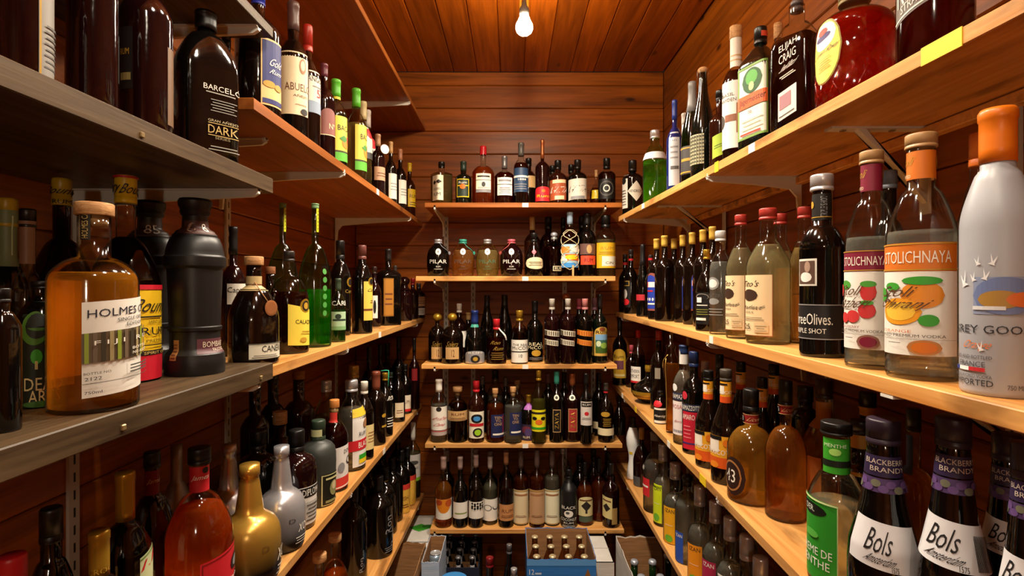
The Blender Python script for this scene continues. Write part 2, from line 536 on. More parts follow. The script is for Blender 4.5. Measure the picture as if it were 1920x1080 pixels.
side_brackets('LF0', [(2.30, 0, 0), (1.3, 0, 0)])
side_brackets('LF1', [(1.12, 0, .06), (1.45, 0, 0), (2.40, 0, 0)])
side_brackets('LF2', [(1.49, 0, 0), (2.54, 0, 0)])
side_brackets('LF3', [(1.57, 0, 0), (2.60, 0, 0), (.75, 0, 0)])
side_brackets('LF4', [(2.58, 0, 0), (1.57, 0, 0)])
for k in ('LN0', 'LN1', 'LN2'):
    side_brackets(k, [(.968, 0, .004), (.45, 0, 0)])
side_brackets('RF1', [(2.30, 0, 0), (1.42, 0, 0), (.99, 1, .05), (1.93, 1, .03)])
side_brackets('RF2', [(2.55, 0, 0), (1.40, 0, 0), (.72, 1, .0)])
side_brackets('RF3', [(2.38, 0, 0), (1.26, 0, 0)])
side_brackets('RF4', [(2.42, 0, 0), (1.30, 0, 0)])
for k in ('B1', 'B2', 'B3', 'B4', 'B5'):
    sd, h, xf, xn, yf, yn, th, mt = SH[k]
    for bx in (-.348, .420):
        m = MB()
        zt = EYE + h - th
        L = YB - .006 - (yf + .004)
        wl_ = YB - .006
        pr = [(0, 0), (L, 0), (L + .004, .010), (L + .004, -.008), (L - .012, -.014), (L * .5, -.024), (.03, -.036), (.012, -.055), (.008, -.1), (0, -.1)]
        m.prism([(wl_ - a, zt + b) for a, b in pr], 'x', bx - .004, bx + .004)
        rel(m.build('bracket', WHITE, SROOT[k]))

# price tags stuck on the shelf fronts
def price_tag(k, px, w, c='w', hgt=.019, curl=0.0):
    sd, h, xf, xn, yf, yn, th, mt = SH[k]
    zc = EYE + h - th / 2
    m = MB()
    if sd == 'B':
        x = (px - 960) * yf / F
        m.box((x - w / 2, yf - .0012, zc - hgt / 2), (x + w / 2, yf - .0001, zc + hgt / 2))
    else:
        y = y_of(k, px); x0 = edge_x(k, y - w / 2); x1 = edge_x(k, y + w / 2)
        s = 1 if sd == 'L' else -1
        P = [(x0, y - w / 2), (x1, y + w / 2), (x1 + s * .0012, y + w / 2), (x0 + s * .0012, y - w / 2)]
        m.prism(P, 'z', zc - hgt / 2, zc + hgt / 2)
    o = rel(m.build('price_tag', plain(c, .5), SROOT[k]))
    if c == 'y': o['label'] = 'yellow plastic tag'
for a in [('LF1', 708, .03), ('LF2', 712, .03), ('LF3', 720, .03), ('RF1', 1410, .028), ('RF1', 1206, .03), ('RF2', 1334, .026), ('RF3', 1254, .03), ('RF3', 1167, .03),
          ('B1', 985, .028), ('B2', 985, .028), ('B3', 985, .026), ('B4', 985, .026)]:
    price_tag(*a)
price_tag('RF1', 1765, .062, 'y', .024); price_tag('RF1', 1344, .022, 'y', .026); price_tag('RF3', 1318, .045, 'y', .022); price_tag('RF3', 1192, .03, 'y', .02)
# screws in the grey shelves' fronts
for k, ys in (('LN1', (.655,)), ('LN2', (.62, .965))):
    for y in ys:
        m = MB(); x = edge_x(k, y); zc = EYE + SH[k][1] - .020
        m.box((x - .001, y - .0035, zc - .0035), (x + .0025, y + .0035, zc + .0035), 0, .001)
        rel(m.build('screw', SCREW, SROOT[k]))

# slotted uprights on the walls
def rail(axis, pos, z0, z1, label):
    m = MB()
    w, d = .0115, .006
    if axis == 'B':
        m.box((pos - w, YB - d, z0), (pos + w, YB, z1))
    elif axis == 'L':
        m.box((XL, pos - w, z0), (XL + d, pos + w, z1))
    else:
        m.box((XR - d, pos - w, z0), (XR, pos + w, z1))
    z = z0 + .02
    while z < z1 - .03:
        if axis == 'B': m.box((pos - .002, YB - d - .0004, z), (pos + .002, YB - d, z + .017), 1)
        elif axis == 'L': m.box((XL + d, pos - .002, z), (XL + d + .0004, pos + .002, z + .017), 1)
        else: m.box((XR - d - .0004, pos - .002, z), (XR - d, pos + .002, z + .017), 1)
        z += .032
    tag(m.build('slotted_rail', [plain('#b9b2a6', .45), plain('#15100c')]), label, 'rail', 'slotted shelf rails')
rail('B', -.336, .3, EYE + .37, 'white slotted rail on back wall, left of the middle')
rail('B', .414, .3, EYE + .37, 'white slotted rail on back wall near right corner')
rail('B', -.198, .35, EYE + .04, 'pale slotted rail on back wall behind the middle shelves, left one')
rail('B', .268, .35, EYE + .04, 'pale slotted rail on back wall behind the middle shelves, right one')
for y, z1, l in ((.968, EYE + .48, 'white slotted rail on left wall at the end of the grey shelves'), (1.495, EYE + .31, 'white slotted rail on left wall, middle one'),
                 (2.42, EYE + .80, 'white slotted rail on left wall nearest the back corner'), (.45, EYE + .47, 'white slotted rail on left wall nearest the camera')):
    rail('L', y, .2, z1, l)
for y, l in ((1.30, 'white slotted rail on right wall behind the clear vodka'), (2.34, 'white slotted rail on right wall nearest the back corner'), (.82, 'white slotted rail on right wall nearest the camera')):
    rail('R', y, .2, EYE + .29, l)
# rough batten under the top right shelf, along the wall
m = MB(); m.box((XR - .022, .5, EYE + .275), (XR, 2.35, EYE + .295), 0, .002)
tag(m.build('trim_1', SHELF_W), kind='structure')

# ------------------------------------------------------------------ string of bulbs on the yellow cable, plus one added fill bulb
YEL = plain('#d8a818', .5)
BULB = bpy.data.materials.new('bulb_glow'); BULB.use_nodes = True
_p = BULB.node_tree.nodes['Principled BSDF']
_p.inputs['Base Color'].default_value = (1, 1, 1, 1)
_p.inputs['Emission Color'].default_value = (1.0, .86, .62, 1)
_p.inputs['Emission Strength'].default_value = 150.0
BL = ['glowing bulb hanging from yellow cable at the ceiling', 'second bulb of the ceiling string, just above the view', 'third bulb of the ceiling string, above the view', 'fourth bulb of the ceiling string, above the near bottles', 'fifth bulb of the ceiling string, over the camera', 'sixth bulb of the string, hanging low behind the camera']
for i, (bx, by, bz, bw) in enumerate(BULBS):
    r = tag(empty('hanging_bulb', (bx, by, CEIL)), BL[i], 'light bulb', 'bulbs of the ceiling string light')
    zc = EYE + bz - CEIL
    m = MB(); m.lathe([(zc - .030, .006), (zc - .028, .016), (zc - .020, .0255), (zc - .008, .0305), (zc + .006, .029), (zc + .022, .021), (zc + .036, .0155), (zc + .040, .015)], 32)
    m.build('bulb', BULB, r, True)
    m = MB(); m.lathe([(zc + .040, .0165), (zc + .046, .0175), (zc + .060, .0175), (zc + .066, .015), (zc + .072, .010), (zc + .090, .007)], 24)
    m.build('socket', plain('#5a5550', .5), r, True)
    m = MB(); m.tube([(0, 0, zc + .088), (0, .0, -.002)], .0032)
    m.build('cord', plain('#1a1614', .6), r, True)
    m = MB(); m.box((-.0165, -.003, zc + .05), (-.0095, .003, -.001)); m.box((.0085, -.003, zc + .05), (.0155, .003, -.001)); m.box((-.0165, -.0032, zc + .046), (.0155, .0032, zc + .050))
    m.build('strap', YEL, r)
    ld = bpy.data.lights.new('bulb_light', 'SPOT')
    ld.energy = bw; ld.color = BULB_COL; ld.spot_size = math.radians(148 if bz > .5 else 170); ld.spot_blend = 1.0 if bz > .5 else .3; ld.shadow_soft_size = .045
    lo = bpy.data.objects.new('bulb_light', ld); COL.objects.link(lo); lo.parent = r
    lo.location = (0, 0, zc - .076)
m = MB()
path = []
for i in range(60):
    y = YF + .01 + (BULBS[0][1] + .005 - YF - .01) * i / 59
    path.append((.02, y, CEIL - .006 - .004 * abs(sin(i * .7))))
m.tube(path, .004)
tag(m.build('cable', YEL, None, True), 'yellow cable of the string light running along the ceiling', 'cable')

# ------------------------------------------------------------------ bottles
PROF = dict(   # (fraction of height, fraction of the widest radius)
    jug=[(0, .80), (.03, .90), (.25, .99), (.42, 1), (.58, .97), (.70, .86), (.78, .68), (.84, .46), (.88, .36), (.91, .33), (1, .33)],
    onion=[(0, .86), (.02, .93), (.2, .96), (.5, 1), (.60, .99), (.67, .92), (.715, .76), (.74, .55), (.755, .41), (.79, .37), (1, .37)],
    bols=[(0, .93), (.02, 1), (.30, 1), (.40, .95), (.50, .78), (.60, .63), (.72, .52), (.84, .45), (1, .42)],
    dict=[(0, .84), (.03, .94), (.13, 1), (.34, 1), (.40, .985), (.46, .93), (.51, .82), (.545, .66), (.57, .52), (.595, .445), (.66, .415), (.76, .36), (.85, .315), (.90, .285), (.905, .33), (1, .32)],
    hock=[(0, .94), (.015, 1), (.42, 1), (.52, .93), (.62, .76), (.72, .54), (.81, .40), (.9, .35), (1, .35)],
    champ=[(0, .95), (.015, 1), (.40, 1), (.50, .93), (.60, .74), (.70, .53), (.79, .40), (.90, .335), (1, .345)],
    bell=[(0, .93), (.02, 1), (.2, 1), (.42, .96), (.56, .80), (.66, .56), (.74, .40), (.80, .34), (1, .34)],
    bomb=[(0, .93), (.01, .96), (.075, .97), (.09, .95), (.115, .93), (.135, .83), (.15, .79), (.245, .80), (.25, .85), (.268, .86), (.274, .81), (.45, .84), (.60, .88), (.607, .93), (.615, .98), (.64, 1.0), (.665, 1.0), (.672, .95), (.68, .93),
          (.70, .92), (.74, .86), (.775, .77), (.782, .72), (.79, .72), (.80, .66), (.807, .62), (.815, .60), (.825, .48), (.835, .42), (.90, .40), (.905, .44), (.925, .49), (.94, .47), (.96, .53), (.985, .55), (1, .50)],
    orb=[(0, .30), (.02, .38), (.05, .46), (.08, .60), (.16, .90), (.24, 1), (.33, 1), (.42, .90), (.50, .70), (.56, .48), (.61, .28), (.68, .17), (.80, .15), (.82, .19), (.90, .22), (1, .19)],
    vase=[(0, .60), (.03, .62), (.35, .66), (.55, .80), (.66, 1), (.74, .96), (.80, .68), (.84, .52), (.88, .66), (.885, .62), (.90, .28), (1, .26)],
    wave=[(0, .86), (.02, .92), (.12, .88), (.30, .62), (.40, .66), (.55, .95), (.66, 1), (.76, .80), (.86, .45), (.92, .36), (1, .34)],
    deca=[(0, .95), (.02, 1), (.56, 1), (.62, .93), (.66, .66), (.68, .58), (.70, .68), (.73, .68), (.75, .52), (.80, .44), (.83, .44), (.84, .6), (.90, .72), (.95, .66), (1, .3)],
    ball=[(0, .9), (.02, 1), (.30, 1), (.36, .6), (.42, .42), (.58, .42), (.62, .7), (.72, 1), (.80, .9), (.84, .5), (.87, .38), (1, .36)],
)
def profile(P):
    """list of (t, r) rings"""
    if isinstance(P, str):
        src = PROF[P]
        return src
    sh0, sh1, nr, k = P
    pts = [(0, .93), (.006, .98), (.018, 1.0), (sh0 * .5, 1.0), (sh0, 1.0)]
    for i in range(1, 11):
        t = i / 10
        e = sqrt(max(0, 1 - t * t)); c = (1 + cos(pi * t)) / 2
        pts.append((sh0 + (sh1 - sh0) * t, nr + (1 - nr) * (k * e + (1 - k) * c)))
    pts += [(sh1 + (1 - sh1) * .5, nr), (1, nr)]
    return pts

def r_at(pr, t):
    if t <= pr[0][0]: return pr[0][1]
    for (a, ra), (b, rb) in zip(pr, pr[1:]):
        if t <= b:
            return ra + (rb - ra) * (t - a) / max(1e-9, b - a)
    return pr[-1][1]

def ang(u):
    return asin(max(-1, min(1, u))) + (u - 1 if u > 1 else (u + 1 if u < -1 else 0))

class Surf:
    def __init__(s, pr, R, H, sq=0.0, dep=1.0, q=0.0, ribs=None):
        s.pr, s.R, s.H, s.sq, s.dep, s.q, s.ribs = pr, R, H, sq, dep, q, ribs
        s.nr = pr[-1][1]; s.cap = None
    def rho(s, th, t):
        r = r_at(s.pr, t)
        k = 1.0
        if s.sq or s.dep != 1.0:
            w = max(0, min(1, (r - s.nr * 1.15) / max(1e-6, 1 - s.nr * 1.15)))
            a = th - s.q
            n = 2 + 6 * s.sq
            c, d = abs(sin(a)), abs(cos(a)) / s.dep
            kk = (c ** n + d ** n) ** (-1 / n)
            k = 1 + (kk - 1) * w ** .6
        return r * k * s.R
    def pt(s, th, t, off=0.0):
        r = s.rho(th, t) + off
        return (r * sin(th), -r * cos(th), t * s.H)

def rings_for(pr, t0, t1):
    ts = [t0] + [p[0] for p in pr if t0 < p[0] < t1] + [t1]
    return ts

def lathe_surf(sf, t0, t1, off=0.0, seg=32, name='body', mat=None, parent=None, scale=1.0, extra=None):
    ts = rings_for(sf.pr, t0, t1)
    if sf.ribs:
        ts = sorted(set(ts + [sf.ribs[0], sf.ribs[1], sf.ribs[0] + .004, sf.ribs[1] - .004]))
        ts = [t for t in ts if t0 <= t <= t1]
    V, Fc = [], []
    for t in ts:
        for j in range(seg):
            th = 2 * pi * j / seg
            o = off
            if sf.ribs and sf.ribs[0] < t < sf.ribs[1] and j % 2:
                o -= sf.ribs[2]
            x, y, z = sf.pt(th, t, o)
            V.append((x * scale, y * scale, z))
    n = len(ts)
    for k in range(n - 1):
        for j in range(seg):
            a, b = k * seg + j, k * seg + (j + 1) % seg
            Fc.append((a, b, b + seg, a + seg))
    Fc.append(tuple(range(seg - 1, -1, -1)))
    Fc.append(tuple(range((n - 1) * seg, n * seg)))
    return mesh_obj(name, V, Fc, mat, parent)

def spans(shape, s):
    x = 2 * s - 1
    if shape == 'e':
        h = .5 * sqrt(max(0, 1 - x * x)); return .5 - h, .5 + h
    if shape == 'a':
        return 0, .72 + .28 * sqrt(max(0, 1 - x * x))
    if shape == 'd':
        h = .5 * (1 - abs(x)); return .5 - h, .5 + h
    if shape == 'n':      # notched tag
        return 0, 1 - .12 * s
    if shape == 'h':      # heart-like half disc, pointing down
        h = sqrt(max(0, 1 - x * x)); return .85 - .85 * h, .85
    return 0, 1

def patch(mb, mapf, box, shape, mi, off, ns, nt):
    s0, t0, s1, t1 = box
    V, Fc = [], []
    for i in range(ns + 1):
        s = i / ns
        lo, hi = spans(shape, s)
        for j in range(nt + 1):
            t = lo + (hi - lo) * j / nt
            V.append(mapf(s0 + (s1 - s0) * s, t0 + (t1 - t0) * t, off))
    for i in range(ns):
        for j in range(nt):
            a = i * (nt + 1) + j
            Fc.append((a, a + nt + 1, a + nt + 2, a + 1))
    mb.add(V, Fc, mi)

def T(txt, sc, tc, w, h, col='k', rot=0, sh=0.0):
    return ('t', txt, sc, tc, w, h, col, rot, sh)
def R_(s0, t0, s1, t1, col): return ('r', s0, t0, s1, t1, col)
def E(sc, tc, rs, rt, col, shp='e'): return ('e', sc, tc, rs, rt, col, shp)
def LINES(n, t0, t1, col='gr2', s0=.15, s1=.85, th=.3):
    """fine print too small to read: thin rules"""
    st = (t1 - t0) / n
    return [R_(s0 + .04 * (i % 2), t0 + i * st, s1 - .05 * ((i * 3) % 2), t0 + i * st + st * th, col) for i in range(n)]

def put_label(sf, parent, lab, lname='label'):
    """lab = (u0, u1, v0, v1, colour, elements, shape, skew)"""
    u0, u1, v0, v1, col = lab[:5]
    els = lab[5] if len(lab) > 5 else []
    shape = lab[6] if len(lab) > 6 else 'r'
    skew = lab[7] if len(lab) > 7 else 0.0
    a0, a1 = ang(u0), ang(u1)
    def mapf(s, t, off):
        th = a0 + (a1 - a0) * s
        v = v0 + (v1 - v0) * t + skew * (s - .5)
        if sf.cap and v > sf.cap[0]: off += max(0, sf.cap[1] - sf.rho(th, min(.999, v)))
        return sf.pt(th, max(0.004, min(.999, v)), off)
    steps = max(3, int(abs(a1 - a0) / .16))
    if sf.sq: steps = max(steps, int(abs(a1 - a0) / .10))
    if shape != 'r': steps = max(steps, 16)
    nt = max(1, int((v1 - v0) / .05)) if not (isinstance(sf.pr, list) and v1 < .5) else 1
    nt = min(8, max(nt, 3 if sf.curved else 1))
    if sf.curved and sf.R > .02: nt = 14
    elif v1 > .5: nt = max(nt, 6)
    base, prt, pmats, imap = MB(), MB(), [], {}
    def mi(c):
        if c not in imap:
            imap[c] = len(pmats); pmats.append(metal(c, .35) if c in ('go', 'cop', 's') else plain(c, .5))
        return imap[c]
    th_ = .0005 * sf.k
    o = None
    host = parent
    if col:
        patch(base, mapf, (0, 0, 1, 1), shape, 0, th_, steps, nt)
        o = base.build(lname, metal(col, .3) if col in ('s', 'cop', 'gd', 'go') else plain(col, .5), parent, True)
        host = o
    layer = th_ * 1.6
    has = False
    for e in els:
        has = True
        layer += th_ * .35
        if e[0] == 'r':
            patch(prt, mapf, (e[1], e[2], e[3], e[4]), 'r', mi(e[5]), layer, max(1, int(steps * (e[3] - e[1])) + 1), nt if e[4] - e[2] > .25 else 1)
        elif e[0] == 'e':
            patch(prt, mapf, (e[1] - e[3], e[2] - e[4], e[1] + e[3], e[2] + e[4]), e[6], mi(e[5]), layer, 14, 2)
        elif e[0] == 't':
            _, txt, sc, tc, w, h, c, rot, sh = e
            V, Fc = text_mesh(txt)
            VV = []
            for (x, y) in V:
                x, y = x - .5, y - .5
                if rot: VV.append(mapf(sc - y * w, tc + x * h, layer))
                else: VV.append(mapf(sc + (x + sh * y) * w, tc + y * h, layer))
            prt.add(VV, Fc, mi(c))
    if has:
        p = prt.build('lettering' if any(e[0] == 't' for e in els) else 'print', pmats, host, False)
    return o

GL = dict(K=lambda: dark_glass('#070605'), BR=lambda: dark_glass('#0d0604'), RD=lambda: dark_glass('#160506'), GN=lambda: dark_glass('#070d08'), AM=lambda: dark_glass('#240c06'),
          MT=lambda: plain('#121112', .42), MG=lambda: plain('#30332f', .5), WH=lambda: plain('#e4e2de', .25), BL=lambda: dark_glass('#101f5a'), FR=lambda: frosted(),
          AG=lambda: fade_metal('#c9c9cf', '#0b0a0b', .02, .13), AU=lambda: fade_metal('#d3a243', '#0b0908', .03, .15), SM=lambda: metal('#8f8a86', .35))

ALL = []
def b(sh, x, top, w, P, G, C, L=(), desc='bottle', off=None, **kw):
    ALL.append(dict(sh=sh, x=x, top=top, w=w, P=P, G=G, C=C, L=L, desc=desc, off=off, **kw))

def place():
    """turn (shelf, column, top, width) into real positions, sizes and depths; nothing may overlap"""
    done = {}
    for d in ALL:
        sd, h, xf, xn, yf, yn, th, mt = SH[d['sh']]
        def solve(off, wk):
            px = d['x'] - 960.0
            tanv = px / F
            if sd == 'B':
                y = yf + off; x = tanv * y
            else:
                y = d.get('y0', 1.2); sgn = -1 if sd == 'L' else 1
                for _ in range(60):
                    y = .5 * y + .5 * abs(edge_x(d['sh'], y) + sgn * off) / abs(tanv)
                x = tanv * y
            r = d['w'] * wk / 2 * y / F / sqrt(1 + tanv * tanv)
            return x, y, r
        x, y, r0 = solve(.05, 1)
        off = d['off'] if d['off'] is not None else r0 + .008
        best = None
        bf = 1 + .32 * d.get('sq', 0)
        cand = sorted([off + .005 * k for k in range(-60, 70)], key=lambda o: abs(o - off) * (1 if o > off else 1.6))
        def ok(o, wk, slack):
            x, y, r = solve(o, wk)
            if o < r * .55: return None
            if (YB - y if sd == 'B' else (x - XL if sd == 'L' else XR - x)) < r + .006: return None
            if sd != 'B' and (y + r * .6 > yf or y + r > YB - .004 or y - r * .6 < yn): return None
            for (X, Y, Rr) in done.get(d['sh'], []):
                if (X - x) ** 2 + (Y - y) ** 2 < (Rr + r * bf + .002) ** 2: return None
            return (x, y, r, o, wk)
        for reach, wk, slack in ((.03, 1, .995), (.03, .95, .99), (.05, .95, .99), (.05, .9, .99), (.12, .9, .99), (.2, .84, .99), (.4, .78, .99), (.4, .7, .99)):
            for o in cand:
                if abs(o - off) > reach: continue
                best = ok(o, wk, slack)
                if best: break
            if best: break
        if not best:
            x, y, r = solve(off, .7); best = (x, y, r, off, .7)
            print('CROWDED', d['sh'], d['x'], d['desc'])
        x, y, r, o, wk = best
        if abs(o - off) > .05 or wk < .88: print('PUSHED', d['sh'], d['x'], d['desc'], round(o - off, 3), wk)
        done.setdefault(d['sh'], []).append((x, y, r * bf))
        d['X'], d['Y'], d['R'] = x, y, r
        ztop = (540 - d['top']) * y / F
        d['H'] = max(.09, ztop - h)
        if d['H'] > .42 or d['H'] < .15: print('HEIGHT', d['sh'], d['x'], d['desc'], round(d['H'], 3), 'R', round(r, 3))

ORD = ['first', 'second', 'third', 'fourth', 'fifth', 'sixth', 'seventh', 'eighth', 'ninth', 'tenth', 'eleventh', 'twelfth']
def words():
    groups = {}
    for d in ALL:
        groups.setdefault((d['sh'], d['desc']), []).append(d)
    for (sh, desc), g in groups.items():
        if len(g) == 1:
            g[0]['label'] = desc + ' on ' + PH[sh]
        else:
            if sh[0] == 'B': g.sort(key=lambda d: d['X'])
            else: g.sort(key=lambda d: -d['Y'])
            for i, d in enumerate(g):
                d['label'] = desc + ' on ' + PH[sh] + ', ' + ORD[i] + (' from left' if sh[0] == 'B' else ' from back')

def cap_part(sf, C, root, seg):
    st, col, fr = C[:3]
    rs = C[3] if len(C) > 3 else 1.0
    R0 = sf.R * sf.nr
    H = sf.H
    z1 = H; z0 = H * (1 - fr); rr = R0 * rs
    m = MB()
    mm = plain(col, .38)
    if col in ('go', 'gd', 's', 'cop', 'gy'): mm = metal(HEX[col], .32)
    if st == 's':      # screw cap
        r = max(rr * 1.12, R0 + .0008); hh = z1 - z0
        m.lathe([(z0, r * .97), (z0 + hh * .04, r), (z0 + hh * .16, r), (z0 + hh * .18, r * .96), (z0 + hh * .22, r * .985)], seg)
        m.lathe([(z0 + hh * .22, r * .985), (z0 + hh * .9, r * .985), (z1 - hh * .03, r * .95), (z1, r * .86)], max(40, seg), rib=-.025)
        m.build('cap', mm, root, True)
    elif st == 'f':    # tight foil or shrink capsule
        ts = [1 - fr] + [t for t in (1 - fr * .75, 1 - fr * .5, 1 - fr * .22)] + [.999]
        pts = [(t * H, r_at(sf.pr, t) * sf.R * rs + .0008) for t in ts]
        k = pts[-2][1]
        pts = [(z0, pts[0][1] - .0005)] + pts[:-1] + [(H * (1 - fr * .2), k * 1.06), (H * (1 - fr * .06), k * 1.06), (H, k * .94)]
        m.lathe(pts, seg); m.build('capsule', mm, root, True)
    elif st == 'x':    # wax dipped top with a ragged hem
        V0 = []
        seg = 28
        ts = [1 - fr, 1 - fr * .8, 1 - fr * .5, 1 - fr * .2, 1 - .05 * fr, 1.0]
        V, Fc = [], []
        for i, t in enumerate(ts):
            for j in range(seg):
                a = 2 * pi * j / seg
                jit = (.35 * fr * (sin(j * 1.9) * .5 + .5) * H if i == 0 else 0)
                r = (r_at(sf.pr, min(t, 1)) * sf.R * rs + .0012) * (1.0 if i < 4 else (.95 if i == 4 else .6)) * (1 + .03 * sin(j * 2.3 + i))
                V.append((r * cos(a), r * sin(a), t * H - jit * .5))
        for i in range(len(ts) - 1):
            for j in range(seg):
                p, q = i * seg + j, i * seg + (j + 1) % seg
                Fc.append((p, q, q + seg, p + seg))
        Fc.append(tuple(range((len(ts) - 1) * seg, len(ts) * seg)))
        m.add(V, Fc); m.build('wax_seal', plain(col, .3), root, True)
    elif st == 'c':    # cork stopper: wide head, cork in the neck
        zh = z0 + (z1 - z0) * .45; r = rr * 1.08
        m.lathe([(zh, r * .95), (zh + .0012, r), (z1 - .0015, r), (z1 - .0004, r * .96), (z1, r * .9)], seg)
        m.build('stopper', wood('stopper_' + col, HEX.get(col, col), '#8a5a34', 0, 6, .6) if col in ('wd', 'tan', 'br') else mm, root, True)
        m = MB(); m.lathe([(z0, R0 * .8), (zh, R0 * .85)], seg); m.build('cork', plain('#b48a5a', .8), root, True)
    elif st == 'b':    # round stopper
        rb = (z1 - z0) * .36; zc = z1 - rb
        pts = [(z0, R0 * .85), (zc - rb * .95, R0 * .8)] + [(zc - rb * cos(pi * i / 12), rb * rs * 1.2 * sin(pi * i / 12) + .0005) for i in range(2, 12)]
        m.lathe(pts, seg); m.build('stopper', mm, root, True)

def build_bottle(d):
    pr = profile(d['P'])
    R, H = d['R'], d['H']
    near = d['w'] > 55
    seg = 64 if near else (40 if d['w'] > 35 else 28)
    ribs = d.get('ribs')
    if ribs: seg = ribs[3]
    sf = Surf(pr, R, H, d.get('sq', 0), d.get('dep', 1), d.get('q', 0), ribs[:2] + (R * ribs[2],) if ribs else None)
    sf.k = max(.6, min(1.3, R / .035)); sf.curved = isinstance(d['P'], str)
    yaw = -atan2(d['X'], d['Y'])
    root = empty(d.get('name', 'liquor_bottle'), (d['X'], d['Y'], EYE + SH[d['sh']][1]), yaw)
    tag(root, d['label'], 'bottle', 'bottles on ' + PH[d['sh']])
    G, C = d['G'], d['C']
    sf.cap = None
    if C and C[0] == 's': sf.cap = (1 - C[2], max(R * sf.nr * (C[3] if len(C) > 3 else 1) * 1.12, R * sf.nr + .0008) + .0003)
    tend = 1.0
    if C: tend = 1 - C[2] * (.55 if C[0] in 'cb' else .12)
    if isinstance(G, tuple):
        _, tint, liq, fill = G
        lathe_surf(sf, 0, tend, 0, seg, 'glass', clear_glass(tint), root)
        if liq:
            sf2 = Surf(pr, R, H, sf.sq, sf.dep, sf.q, sf.ribs)
            lathe_surf(sf2, .022, fill, -min(.0022, R * .06), seg, 'liquid', liquid(liq), root)
    else:
        m = GL[G]() if G in GL else dark_glass(G)
        bo = lathe_surf(sf, 0, tend, 0, seg, 'body', m, root)
        if d['P'] in ('bomb', 'deca', 'orb'): bo.data.set_sharp_from_angle(angle=.5)
    if C: cap_part(sf, C, root, seg)
    for L in d['L']:
        put_label(sf, root, L)
    if d.get('fn'): d['fn'](root, sf)

# ------------------------------------------------------------------ the stock, shelf by shelf (columns and rows read off in the 1920 x 1080 frame)
def TG(liq, fill=.72, tint='#f4f6f2'): return ('T', tint, liq, fill)
STD, TALL, SQUAT, VOD, WINE, RUM = (.58, .74, .34, .55), (.56, .70, .29, .5), (.62, .755, .38, .8), (.58, .76, .40, .4), (.52, .66, .33, .45), (.60, .72, .36, .7)

# --- top back shelf
b('B1', 828, 304, 33, (.70, .76, .34, .7), TG('#c9b878', .68), ('s', 'k', .13), [(812, 831, 332, 378, 'iv', [T('RUM', .5, .24, .62, .13), E(.32, .72, .2, .1, 'dk', 'd'), E(.7, .74, .2, .08, 'dk', 'd'), *LINES(2, .42, .52)])],
  'square pale bottle with black cap and cream label', sq=.9, dep=1, q=.5)
b('B1', 869, 303, 30, (.60, .70, .36, .7), 'GN', ('f', 'dg', .22), [(857, 879, 338, 372, 'dg', [R_(0, 0, .06, 1, 'y'), R_(.94, 0, 1, 1, 'y'), R_(0, 0, 1, .05, 'y'), R_(0, .95, 1, 1, 'y'), R_(.1, .6, .9, .66, 'y'), E(.5, .58, .22, .14, 'or_'), T('Rum', .5, .8, .6, .12, 'w')])],
  'small dark green bottle with yellow bordered label')
b('B1', 906, 274, 41, (.52, .66, .25, .8), TG('#f07828', .62), ('x', 'r', .14, 1.15), [(893, 920, 329, 358, 'iv', [R_(.1, .76, .9, .86, 'dk'), R_(0, .56, 1, .6, 'gy'), E(.5, .3, .12, .16, 'dk'), *LINES(1, .08, .14)]), (893, 920, 358, 364, 'gy')],
  'amber bottle with red wax top and cream label')
b('B1', 946, 293, 37, (.56, .68, .26, .8), TG('#7a1c0a', .64), ('f', 'gy', .26), [(933, 960, 336, 369, 'w', [R_(.1, .78, .9, .88, 'gy'), R_(0, .6, 1, .63, 'dk'), *LINES(4, .12, .5, 'gy')])],
  'reddish bottle with grey neck foil and white label')
b('B1', 977, 268, 27, (.60, .72, .40, .5), TG('#6a2a10', .66), ('f', 'gr2', .22), [(963.5, 990, 317, 362, '#26405f', [R_(0, .60, 1, .68, 'w'), T('1888', .6, .52, .4, .08, 'w'), *LINES(3, .12, .4, 'gy')])],
  'slim bottle with dark blue label and grey capsule')
b('B1', 1017, 262, 27, (.56, .66, .24, .6), 'RD', ('f', 'cop', .30), [(1004, 1031, 352, 379, 'r', [T('Rum', .5, .36, .66, .2, 'y'), E(.5, .7, .1, .1, 'or_')], 'a')],
  'tall narrow dark bottle with arched red label')
b('B1', 1046, 301, 32, (.60, .72, .36, .8), 'AM', ('s', 'k', .21), [(1031, 1063, 339, 377, '#a8502c', [R_(.2, .82, .8, .98, 'cr'), R_(.3, .02, .7, .2, 'cr'), T('NATIVA', .52, .5, .9, .3, 'w', 0, .3)], 'r', .03)],
  'brown bottle with slanted white lettering on copper label')
b('B1', 1083, 300, 35, (.60, .72, .34, .8), 'K', ('s', 'k', .21), [(1066, 1100, 338, 376, '#d8d2c4', [T('NATIVA', .52, .52, .9, .3, 'k', 0, .3), R_(.2, .02, .8, .16, 'gy')], 'r', .03)],
  'black bottle with slanted lettering on pale label')
b('B1', 1137.6, 297, 33, (.62, .72, .36, .8), TG('#50160a', .68), ('s', 'k', .23), [(1122, 1153, 338, 375, 'k', [E(.5, .52, .36, .38, 'gr2'), E(.5, .52, .3, .31, 'k'), E(.5, .52, .16, .18, 'w'), E(.5, .52, .11, .12, 'k')])],
  'dark amber bottle with round emblem on black label')
b('B1', 991, 297, 30, STD, 'BR', ('s', 'k', .16), [(984, 1003, 332, 354, 'tan')], 'brown bottle with tan label, half hidden', .13)
b('B1', 1036, 311, 28, (.60, .72, .36, .8), 'K', ('s', 'k', .2), [], 'black bottle behind the copper label', .14)
b('B1', 1071, 309, 28, (.60, .72, .36, .8), 'K', ('s', 'k', .2), [], 'black bottle behind the pale label', .14)
b('B1', 1118, 319, 24, (.34, .62, .22, .5), TG('#a0500c', .5), ('f', 'wd', .2), [(1109, 1126, 358, 374, 'y')], 'small round amber bottle with yellow label', .09)

